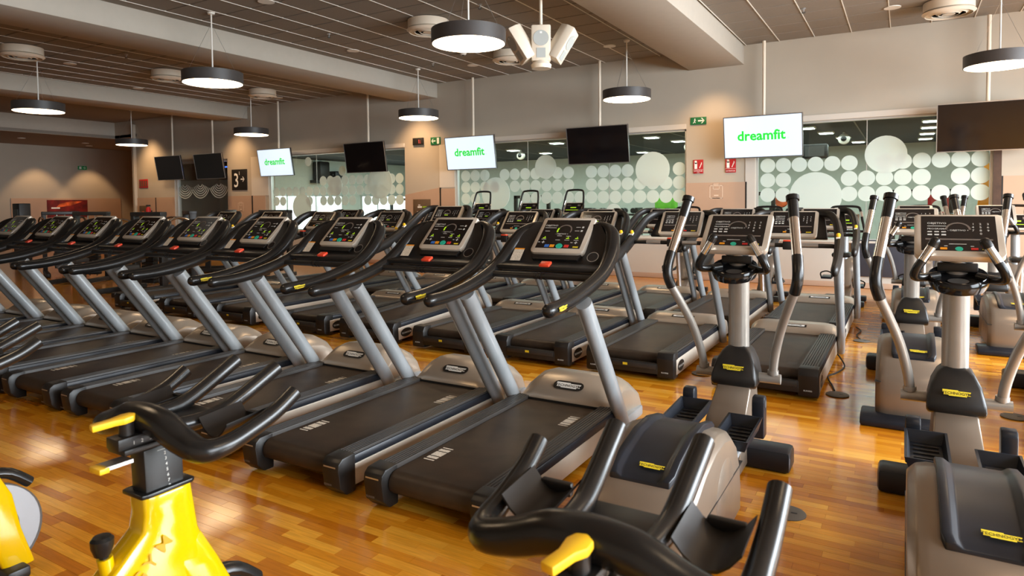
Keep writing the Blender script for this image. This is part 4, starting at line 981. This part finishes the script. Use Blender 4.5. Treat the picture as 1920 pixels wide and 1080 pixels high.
        a = MB(); a.tube([(s_*.17, .8, .24), (s_*.17, yy, zz-.02), (s_*.19, 1.62, .30)], .022, 10); a.build('pedal_arm', 'upright_grey', t)
        a = MB(); a.prism([(1.58, .22), (1.67, .22), (1.67, .44), (1.655, .465), (1.595, .465), (1.58, .44)], 'x', s_*.205-.035, s_*.205+.035); lk = a.build('link_post', 'blue_black', t, bevel=.010)
        a = MB(); a.lathe([(.001, s_*.242), (.024, s_*.242), (.026, s_*.236)], (0, 1.625, .42), 'x', 12); a.build('link_bolt', 'pad_grey', lk)
    # bottle tray and console
    a = MB(); R_ = []
    for z, k in ((1.125, .72), (1.137, .92), (1.165, 1.0), (1.195, 1.0), (1.205, .96), (1.195, .88), (1.17, .80)): R_.append([(.142*k*math.cos(q), 1.915+.118*k*math.sin(q), z+.045*math.sin(q)*k) for q in [2*PI*i/24 for i in range(24)]])
    a.rings(R_); tr = a.build('bottle_tray', 'black_gloss', t, smooth=40)
    g = FM(); g.disc(Fr((0, 1.89, 1.168), (1, 0, 0), (0, 1, .36)), 0, 0, .05, 0, ry=.032); g.build('cup_recess', 'pad_grey', tr, smooth=0)
    a = MB(); a.box((0, 1.985, 1.235), (.19, .04, .05)); a.build('tray_slot', 'black_plastic', tr, bevel=.006)
    a = MB(); a.box((0, 1.99, 1.10), (.085, .02, .03)); a.build('tray_clip', 'dark_metal', tr)
    c0, c1 = Vector((0, 1.835, 1.30)), Vector((0, 2.095, 1.522)); v = c1-c0; H_ = v.length; W_ = .415; f_ = Fr((c0+c1)/2, (1, 0, 0), v); rr_ = .03
    a = MB(); poly = [(-W_/2, H_/2-.01), (-W_/2, -H_/2+rr_), (-W_/2+rr_*.4, -H_/2+rr_*.3), (-W_/2+rr_*1.2, -H_/2), (W_/2-rr_*1.2, -H_/2), (W_/2-rr_*.4, -H_/2+rr_*.3), (W_/2, -H_/2+rr_), (W_/2, H_/2-.01), (W_/2-.02, H_/2), (-W_/2+.02, H_/2)]
    a.slab(f_, poly, -.035, .008); con = a.build('console', 'silver', t, bevel=.008)
    a = MB(); a.box((0, 2.02, 1.31), (.16, .10, .10)); a.build('console_neck', 'upright_grey', t, bevel=.015)
    f_.o += f_.n*.008; console_face(con, f_, W_, H_, 'E')
    return t
te = make_elliptical(); u = [False]
for x, y_, lb in ((-.93, 2.45, 'front-row elliptical trainer beside the first front-row treadmill'), (.258, 2.45, 'front-row elliptical trainer nearest the glazed wall'),
                  (.07, 5.42, 'second-row elliptical trainer beside the second-row treadmills'), (1.12, 5.30, 'second-row elliptical trainer nearest the glazed wall'),
                  (.12, 8.55, 'third-row elliptical trainer beside the third-row treadmills'), (1.0, 8.42, 'third-row elliptical trainer nearest the glazed wall')):
    place(te, u, (x, y_, 0), lb, 'elliptical trainers')
# ---------------------------------------------------------------- yellow studio bike (y is the room's y, so the row shares one origin)
def make_bike():
    t = tag(empty('studio_bike'), 'x', 'exercise bike')
    # handlebar: wide swept bar with two outer horns and two inner aero bars
    a = MB(); a.tube([(-.27, 1.375, 1.052), (-.268, 1.30, 1.01), (-.266, 1.20, .977), (-.262, 1.13, .962), (-.235, 1.085, .960), (-.16, 1.078, .978), (-.08, 1.075, 1.008), (0, 1.075, 1.016), (.08, 1.075, 1.008), (.16, 1.078, .978), (.235, 1.085, .960), (.262, 1.13, .962), (.266, 1.20, .977), (.268, 1.30, 1.01), (.27, 1.375, 1.052)],
                     [.024, .024, .025, .028, .033, .038, .042, .042, .042, .038, .033, .028, .025, .024, .024], 16, k=5); hb = a.build('handlebar', 'black_rubber', t)
    for s_ in (-1, 1):
        a = MB(); a.tube([(s_*.085, 1.085, .995), (s_*.09, 1.20, .992), (s_*.094, 1.28, 1.010), (s_*.102, 1.45, 1.092)], .024, 14, k=4); a.build('aero_bar', 'black_rubber', t)
        a = MB(); f_ = Fr((s_*.175, 1.24, .975), (1, 0, 0), (0, 1, .10)); R_ = []
        for k in range(7):
            q = -1+2*k/6; x = s_*.18+q*.062; z = .960+.045*q*q
            R_.append([(x, 1.16, z), (x, 1.30, z+.012), (x, 1.30, z+.018), (x, 1.16, z+.006)])
        a.rings(R_); tr = a.build('bottle_cradle', 'black_plastic', t, smooth=50)
        a = MB(); a.box((s_*.185, 1.302, .985), (.075, .018, .03)); a.build('cradle_lip', 'black_plastic', tr, bevel=.004)
    a = MB(); a.box((0, 1.22, .975), (.17, .14, .018)); a.build('device_rest', 'black_plastic', t, bevel=.004)
    # slider, post, levers
    a = MB(); a.box((0, 1.08, .968), (.062, .20, .032)); sl = a.build('slider', 'black_plastic', t, bevel=.003)
    a = MB(); a.box((0, 1.085, .946), (.084, .19, .016)); a.build('slider_rail', 'black_plastic', t, bevel=.003)
    g = FM(); f_ = Fr((.0315, 1.075, .968), (0, 1, 0), (0, 0, 1))
    for k in range(6): g.text(f_, str(k+1), -.055+k*.024, -.006, .014, .001)
    g.build('slider_scale', 'ink_white_glow', sl, smooth=0)
    a = MB(); a.prism([(1.052, .70), (1.165, .70), (1.160, .94), (1.045, .935)], 'x', -.036, .036); po = a.build('handle_post', 'black_plastic', t, bevel=.006)
    g = FM(); f_ = Fr((.0365, 1.105, .87), (0, 1, 0), (0, 0, 1))
    for k in range(7): g.text(f_, str(k+2), .0+k*.002, .038-k*.0165, .013, .001)
    g.rect(f_, -.022, .054, .02, .055, .001); g.build('post_scale', 'ink_white_glow', po, smooth=0)
    a = MB(); a.prism([(-.048, 1.028), (.048, 1.028), (.054, 1.045), (.054, 1.178), (.043, 1.19), (-.043, 1.19), (-.054, 1.178), (-.054, 1.045)], 'z', .803, .815); a.build('post_collar', 'black_rubber', t, bevel=.003)
    a = MB(); a.lathe([(.001, 0), (.02, 0), (.02, .035), (.001, .035)], (0, 1.02, .985), n=14); lv = a.build('lever_hub', 'black_plastic', t)
    a = MB(); a.slab(Fr((0, .985, 1.018), (1, 0, 0), (0, 1, .1)), [(-.034, -.045), (-.006, -.052), (.010, .0), (.024, .02), (.024, .045), (.006, .06), (-.014, .055), (-.024, .035), (-.022, .0)], 0, .018); a.build('lever', 'clip_yellow', lv, bevel=.004)
    a = MB(); a.box((0, .985, .915), (.05, .075, .010)); l2 = a.build('height_lever', 'steel', t); a = MB(); a.box((0, .945, .912), (.055, .028, .016)); a.build('lever_tip', 'clip_yellow', l2, bevel=.004)
    # frame: head, diagonal beam to the crank, fork to the front foot, seat tube
    def ring(y0, z0, y1, z1, w0, w1=None, cx=0):
        w1 = w1 or w0; c = .72
        return [(cx+q[0], q[1], q[2]) for q in [(-w0*c, y0, z0), (w0*c, y0, z0), (w0, y0*.8+y1*.2, z0*.8+z1*.2), (w1, y0*.2+y1*.8, z0*.2+z1*.8), (w1*c, y1, z1), (-w1*c, y1, z1), (-w1, y0*.2+y1*.8, z0*.2+z1*.8), (-w0, y0*.8+y1*.2, z0*.8+z1*.2)]]
    a = MB(); a.rings([ring(1.040, .804, 1.184, .804, .048), ring(1.042, .75, 1.190, .76, .049), ring(1.036, .705, 1.202, .66, .053), ring(.975, .650, 1.235, .57, .056), ring(.85, .535, 1.20, .42, .055), ring(.66, .42, .98, .28, .054), ring(.52, .33, .70, .18, .054)])
    bm_ = a.build('main_frame', 'yellow_paint', t, bevel=.008, smooth=45)
    g = FM(); f_ = Fr((.0605, 1.085, .655), (0, .74, .67), (0, -.67, .74))
    for k, ch in enumerate(BRAND): g.text(f_, ch, -(8-k)*.049, -.012, .056, 0 if k > 4 else -.002)
    g.build('frame_lettering', mat('yellow_letter', lin(178, 134, 3), .3), bm_, smooth=0)
    a = MB(); a.rings([ring(1.06, .66, 1.212, .64, .05), ring(1.12, .56, 1.262, .54, .046, cx=.012), ring(1.20, .36, 1.345, .36, .034, cx=.03), ring(1.24, .20, 1.372, .20, .028, cx=.04), ring(1.30, .03, 1.42, .03, .028, cx=.04)]); a.build('fork', 'yellow_paint', t, bevel=.008, smooth=45)
    a = MB(); a.rings([ring(.60, .30, .72, .30, .045), ring(.50, .55, .62, .55, .042), ring(.44, .70, .55, .70, .040)]); a.build('seat_tube', 'yellow_paint', t, bevel=.008, smooth=45)
    a = MB(); a.prism([(.455, .68), (.535, .68), (.49, .93), (.41, .93)], 'x', -.03, .03); a.build('seat_post', 'black_plastic', t, bevel=.006)
    a = MB(); R_ = []
    for y_, w_, z in ((.30, .10, .97), (.36, .12, .985), (.44, .09, .985), (.52, .05, .98), (.58, .03, .97), (.61, .012, .96)): R_.append([(-w_, y_, z-.03), (-w_*.6, y_, z+.01), (0, y_, z+.004), (w_*.6, y_, z+.01), (w_, y_, z-.03), (0, y_, z-.045)])
    a.rings(R_); a.build('saddle', 'black_rubber', t, bevel=.006, smooth=50)
    a = MB(); a.lathe([(.03, -.05), (.205, -.05), (.21, -.04), (.21, -.075), (.205, -.085), (.03, -.085)], (.06, 1.262, .205), 'x', 40); fw_ = a.build('flywheel', 'flywheel', t)
    a = MB(); a.lathe([(.001, .047), (.12, .047), (.125, .04), (.001, .035)], (-.032, 1.262, .205), 'x', 32); a.build('flywheel_cover', 'blue_black', fw_)
    a = MB(); a.tube([(-.01, 1.28, .46), (-.008, 1.36, .435), (-.006, 1.435, .37)], .024, 12, k=3, oval=1.2); a.build('fender', 'black_rubber', t)
    a = MB(); a.box((0, 1.33, .025), (.26, .09, .05)); a.build('front_foot', 'black_plastic', t, bevel=.012)
    a = MB(); a.box((0, .42, .025), (.52, .09, .05)); a.build('rear_foot', 'black_plastic', t, bevel=.012)
    a = MB(); a.prism([(.40, .04), (1.38, .04), (1.38, .09), (.75, .12), (.60, .30), (.52, .30), (.40, .09)], 'x', -.03, .03); a.build('bottom_beam', 'yellow_paint', t, bevel=.01)
    # resistance knob
    a = MB(); a.tube([(0, .958, .62), (0, .95, .668)], .020, 12); kn = a.build('knob_socket', 'yellow_paint', t)
    a = MB(); a.tube([(0, .950, .665), (0, .947, .68)], .012, 10); a.lathe([(.001, 0), (.02, .002), (.028, .025), (.029, .045), (.022, .053), (.001, .055)], (0, .945, .676), n=18); a.build('knob', 'black_rubber', kn)
    for s_ in (-1, 1):
        a = MB(); a.box((s_*.085, .66, .21 if s_ > 0 else .31), (.018, .04, .17)); cr_ = a.build('crank', 'steel', t)
        a = MB(); a.box((s_*.145, .66, .135 if s_ > 0 else .39), (.10, .09, .025)); a.build('pedal', 'black_plastic', cr_, bevel=.005)
    return t
bk = make_bike(); u = [False]
for x, lb in ((-.475, 'yellow studio bike nearest the glazed wall, below the first elliptical'), (-1.855, 'yellow studio bike behind the second and third front-row treadmills'), (-3.41, 'yellow studio bike with visible grey flywheel, farthest from the ellipticals')):
    place(bk, u, (x, 0, 0), lb, 'yellow studio bikes')
# ---------------------------------------------------------------- steppers and upright bikes of the last row
def make_stepper(tall):
    t = tag(empty('stepper' if tall else 'upright_bike'), 'x', 'stepper' if tall else 'exercise bike')
    top = 1.84 if tall else 1.50; cz = 1.50 if tall else 1.28; hw = .21 if tall else .24
    a = MB(); a.prism([(-.30, .03), (.42, .03), (.42, .30), (.30, .62), (.10, .72), (-.02, .60), (-.12, .25), (-.30, .12)], 'x', -.11, .11); a.build('body', 'taupe', t, bevel=.03)
    a = MB(); a.lathe([(.001, -.13), (.20, -.13), (.22, -.10), (.22, .10), (.20, .13), (.001, .13)], (0, .18, .50), 'x', 32); dsc = a.build('drive_housing', 'taupe', t, smooth=40)
    for s_ in (-1, 1):
        a = MB(); a.lathe([(.14, s_*.132), (.155, s_*.134), (.165, s_*.13)], (0, .18, .50), 'x', 32); a.build('housing_ring', 'dark_metal', dsc)
        f_ = Fr((s_*.135, .18, .42), (0, s_, 0), (0, 0, 1)); logo_plate(f_, .09, dsc, 'sign_white', 'black_plastic', 'housing_badge', 'oval')
    a = MB(); a.tube([(0, .10, .62), (0, .16, cz-.05)], .05, 14, oval=1.1); a.build('column', 'upright_grey', t)
    a = MB(); f_ = Fr((0, .12, cz), (1, 0, 0), (0, .55, .83)); a.slab(f_, [(-.2, -.13), (.2, -.13), (.2, .13), (-.2, .13)], -.04, 0); con = a.build('console', 'silver', t, bevel=.01)
    g = FM(); g.rect(f_, -.17, -.10, .17, .11, .001); g.build('screen', 'screen', con, smooth=0)
    g = FM(); g.rect(f_, -.06, .0, .06, .02, .003); g.rect(f_, -.15, -.05, .15, -.04, .003); g.build('led_digits', 'led_green', con, smooth=0)
    g = FM(); g.rect(f_, -.14, .06, -.06, .07, .003); g.rect(f_, .08, .04, .14, .08, .003); g.build('panel_marks', 'ink_dim', con, smooth=0)
    z0 = cz-.22
    a = MB(); a.tube([(-hw-.06, -.14, z0-.05), (-hw-.04, .05, z0+.05), (-hw, .12, cz+.02), (-hw+.03, .20, top-.06), (-hw+.09, .22, top), (hw-.09, .22, top), (hw-.03, .20, top-.06), (hw, .12, cz+.02), (hw+.04, .05, z0+.05), (hw+.06, -.14, z0-.05)], .019, 10, k=4); hp = a.build('hoop_handle', 'black_rubber', t)
    for s_ in (-1, 1):
        a = MB(); a.tube([(s_*(hw-.005), .135, cz+.06), (s_*(hw-.02), .17, cz+.14)], .0205, 10); a.build('pulse_sensor', 'chrome', hp)
    a = MB(); a.tube([(-hw-.03, .06, z0+.06), (hw+.03, .06, z0+.06)], .02, 10); a.build('handle_brace', 'black_plastic', t)
    for s_ in (-1, 1):
        zz = .30 if s_ > 0 else .42
        a = MB(); a.box((s_*.22, -.18, zz), (.15, .34, .035)); pe = a.build('pedal', 'blue_black', t, bevel=.01)
        a = MB(); a.tube([(s_*.29, -.30, zz), (s_*.30, -.30, zz+.07), (s_*.22, -.30, zz+.10), (s_*.15, -.30, zz+.07), (s_*.15, -.30, zz)], .01, 6, k=3); a.build('pedal_strap', 'black_rubber', pe)
        a = MB(); a.tube([(s_*.14, .18, .50), (s_*.16, -.10, zz)], .02, 8); a.build('pedal_arm', 'dark_metal', t)
    a = MB(); a.box((0, -.30, .04), (.60, .12, .08)); a.build('rear_foot', 'black_plastic', t, bevel=.015)
    a = MB(); a.box((0, .38, .04), (.60, .12, .08)); a.build('front_foot', 'black_plastic', t, bevel=.015)
    if not tall:
        a = MB(); a.tube([(0, -.28, .08), (0, -.42, .75)], .035, 10); a.build('seat_post', 'steel', t)
        a = MB(); a.box((0, -.44, .79), (.26, .30, .07)); a.build('saddle', 'black_rubber', t, bevel=.03)
    return t
ts, tu = make_stepper(True), make_stepper(False); u1, u2 = [False], [False]
for x, lb in ((-7.55, 'nearest the middle pillar'), (-6.43, 'in the middle of the three'), (-5.45, 'farthest from the middle pillar')):
    place(ts, u1, (x, 11.4, 0), 'stepper with tall black hoop handle before the middle window, '+lb, 'steppers by the middle window')
for x, lb in ((-1.95, 'before the right pillar'), (-.80, 'under the first panes of the right window'), (.24, 'in front of the dark cupboard panel'), (1.35, 'beside the dark window post'), (-3.3, 'at the corner of the middle window')):
    place(tu, u2, (x, 11.5, 0), 'upright bike with low hoop handle '+lb, 'upright bikes of the last row')
# ---------------------------------------------------------------- strength machines at the dark end
def make_strength():
    t = tag(empty('strength_machine'), 'x', 'gym machine')
    for x in (-.34, .34):
        a = MB(); a.box((x, .25, .74), (.09, .14, 1.48)); a.build('tower_post', 'dark_metal', t, bevel=.015)
        a = MB(); a.box((x, -.2, .05), (.09, 1.3, .09)); a.build('base_rail', 'dark_metal', t, bevel=.015)
    a = MB(); a.box((0, .25, 1.46), (.77, .16, .08)); a.build('tower_top', 'dark_metal', t, bevel=.015)
    w0 = None
    for k in range(9):
        if w0 is None: a = MB(); a.box((0, 0, 0), (.30, .12, .062)); w0 = a.build('weight_plate', 'black_plastic', t, bevel=.005); o = w0
        else: o = w0.copy(); COL.objects.link(o)
        o.location = (0, .25, .16+k*.07)
    for x in (-.08, .08):
        a = MB(); a.tube([(x, .25, .10), (x, .25, 1.44)], .012, 8); a.build('guide_rod', 'chrome', t)
    a = MB(); a.box((0, -.35, .48), (.40, .42, .09)); a.build('seat_pad', 'pad_grey', t, bevel=.03)
    a = MB(); a.box((0, -.08, .88), (.36, .10, .66), rotm(.15)); a.build('back_pad', 'pad_grey', t, bevel=.03)
    a = MB(); a.box((0, -.3, .25), (.10, .12, .44)); a.build('seat_post', 'dark_metal', t)
    for s_ in (-1, 1):
        a = MB(); a.tube([(s_*.34, .20, 1.30), (s_*.42, -.05, 1.36), (s_*.46, -.30, 1.24), (s_*.40, -.48, 1.05), (s_*.30, -.52, 1.0)], .024, 10, k=4); am = a.build('press_arm', 'chrome', t)
        a = MB(); a.tube([(s_*.32, -.51, 1.01), (s_*.18, -.54, .98)], .028, 10); a.build('hand_grip', 'black_rubber', am)
    return t
tm = make_strength(); u = [False]
for x, y_, rz, lb in ((-15.2, 7.6, .5, 'dark strength machine with chrome press arms behind the eighth front-row treadmill'), (-13.6, 8.7, -.4, 'dark strength machine with chrome press arms behind the sixth front-row treadmill'), (-17.4, 8.2, 1.2, 'dark strength machine farthest towards the plain left wall'),
                      (-12.5, 7.2, .2, 'dark strength machine beside the last second-row treadmill'), (-14.5, 10.4, -.8, 'dark strength machine in front of the striped doorway'), (-12.1, 9.9, .3, 'dark strength machine beside the last third-row treadmill'), (-18.2, 6.2, .8, 'dark strength machine at the end of the front row')):
    place(tm, u, (x, y_, 0), lb, 'strength machines at the dark end', rz=rz)
a = MB(); a.box((-22.2, 9.4, .86), (.42, .30, 1.72)); a.box((-22.2, 9.4, .03), (.6, .5, .06)); q = tag(a.build('dark_totem', 'dark_metal', bevel=.02), 'tall plain dark totem standing in front of the plain left wall', 'totem')
a = MB(); a.box((-22.2, 9.245, 1.25), (.30, .012, .6)); a.build('totem_panel', 'black_gloss', q)
# ---------------------------------------------------------------- floor box covers and cables
for x, y_, lb in ((-.50, 3.62, 'beside the first front-row elliptical'), (-.46, 6.05, 'beside the first second-row treadmill'), (.72, 6.05, 'between the second-row ellipticals'), (-.40, 8.5, 'beside the first third-row treadmill'), (-1.62, 6.2, 'between two second-row treadmills')):
    a = MB(); a.lathe([(.001, .0), (.088, .0), (.088, .004), (.082, .007), (.001, .007)], (x, y_, .0005), n=28); q = tag(a.build('floor_cover', 'floor_cover'), 'round grey floor socket cover '+lb, 'floor cover', 'round floor socket covers')
    a = MB(); a.box((x+.03, y_, .008), (.03, .012, .003)); a.build('finger_slot', 'dark_metal', q)
for P, lb in (([(-1.66, 4.64, .01), (-1.50, 4.62, .008), (-1.30, 4.45, .008), (-1.16, 4.40, .008)], 'from the first front-row treadmill to the elliptical'), ([(-.55, 7.2, .10), (-.48, 7.1, .01), (-.52, 6.8, .008), (-.58, 6.6, .01), (-.52, 6.3, .01), (-.49, 6.15, .008)], 'beside the first second-row treadmill'),
              ([(-.50, 9.3, .01), (-.44, 9.1, .008), (-.47, 8.8, .008), (-.42, 8.56, .008)], 'beside the first third-row treadmill')):
    a = MB(); a.tube(P, .007, 7, k=5); tag(a.build('power_cable', 'cable'), 'thin black power cable '+lb, 'cable')
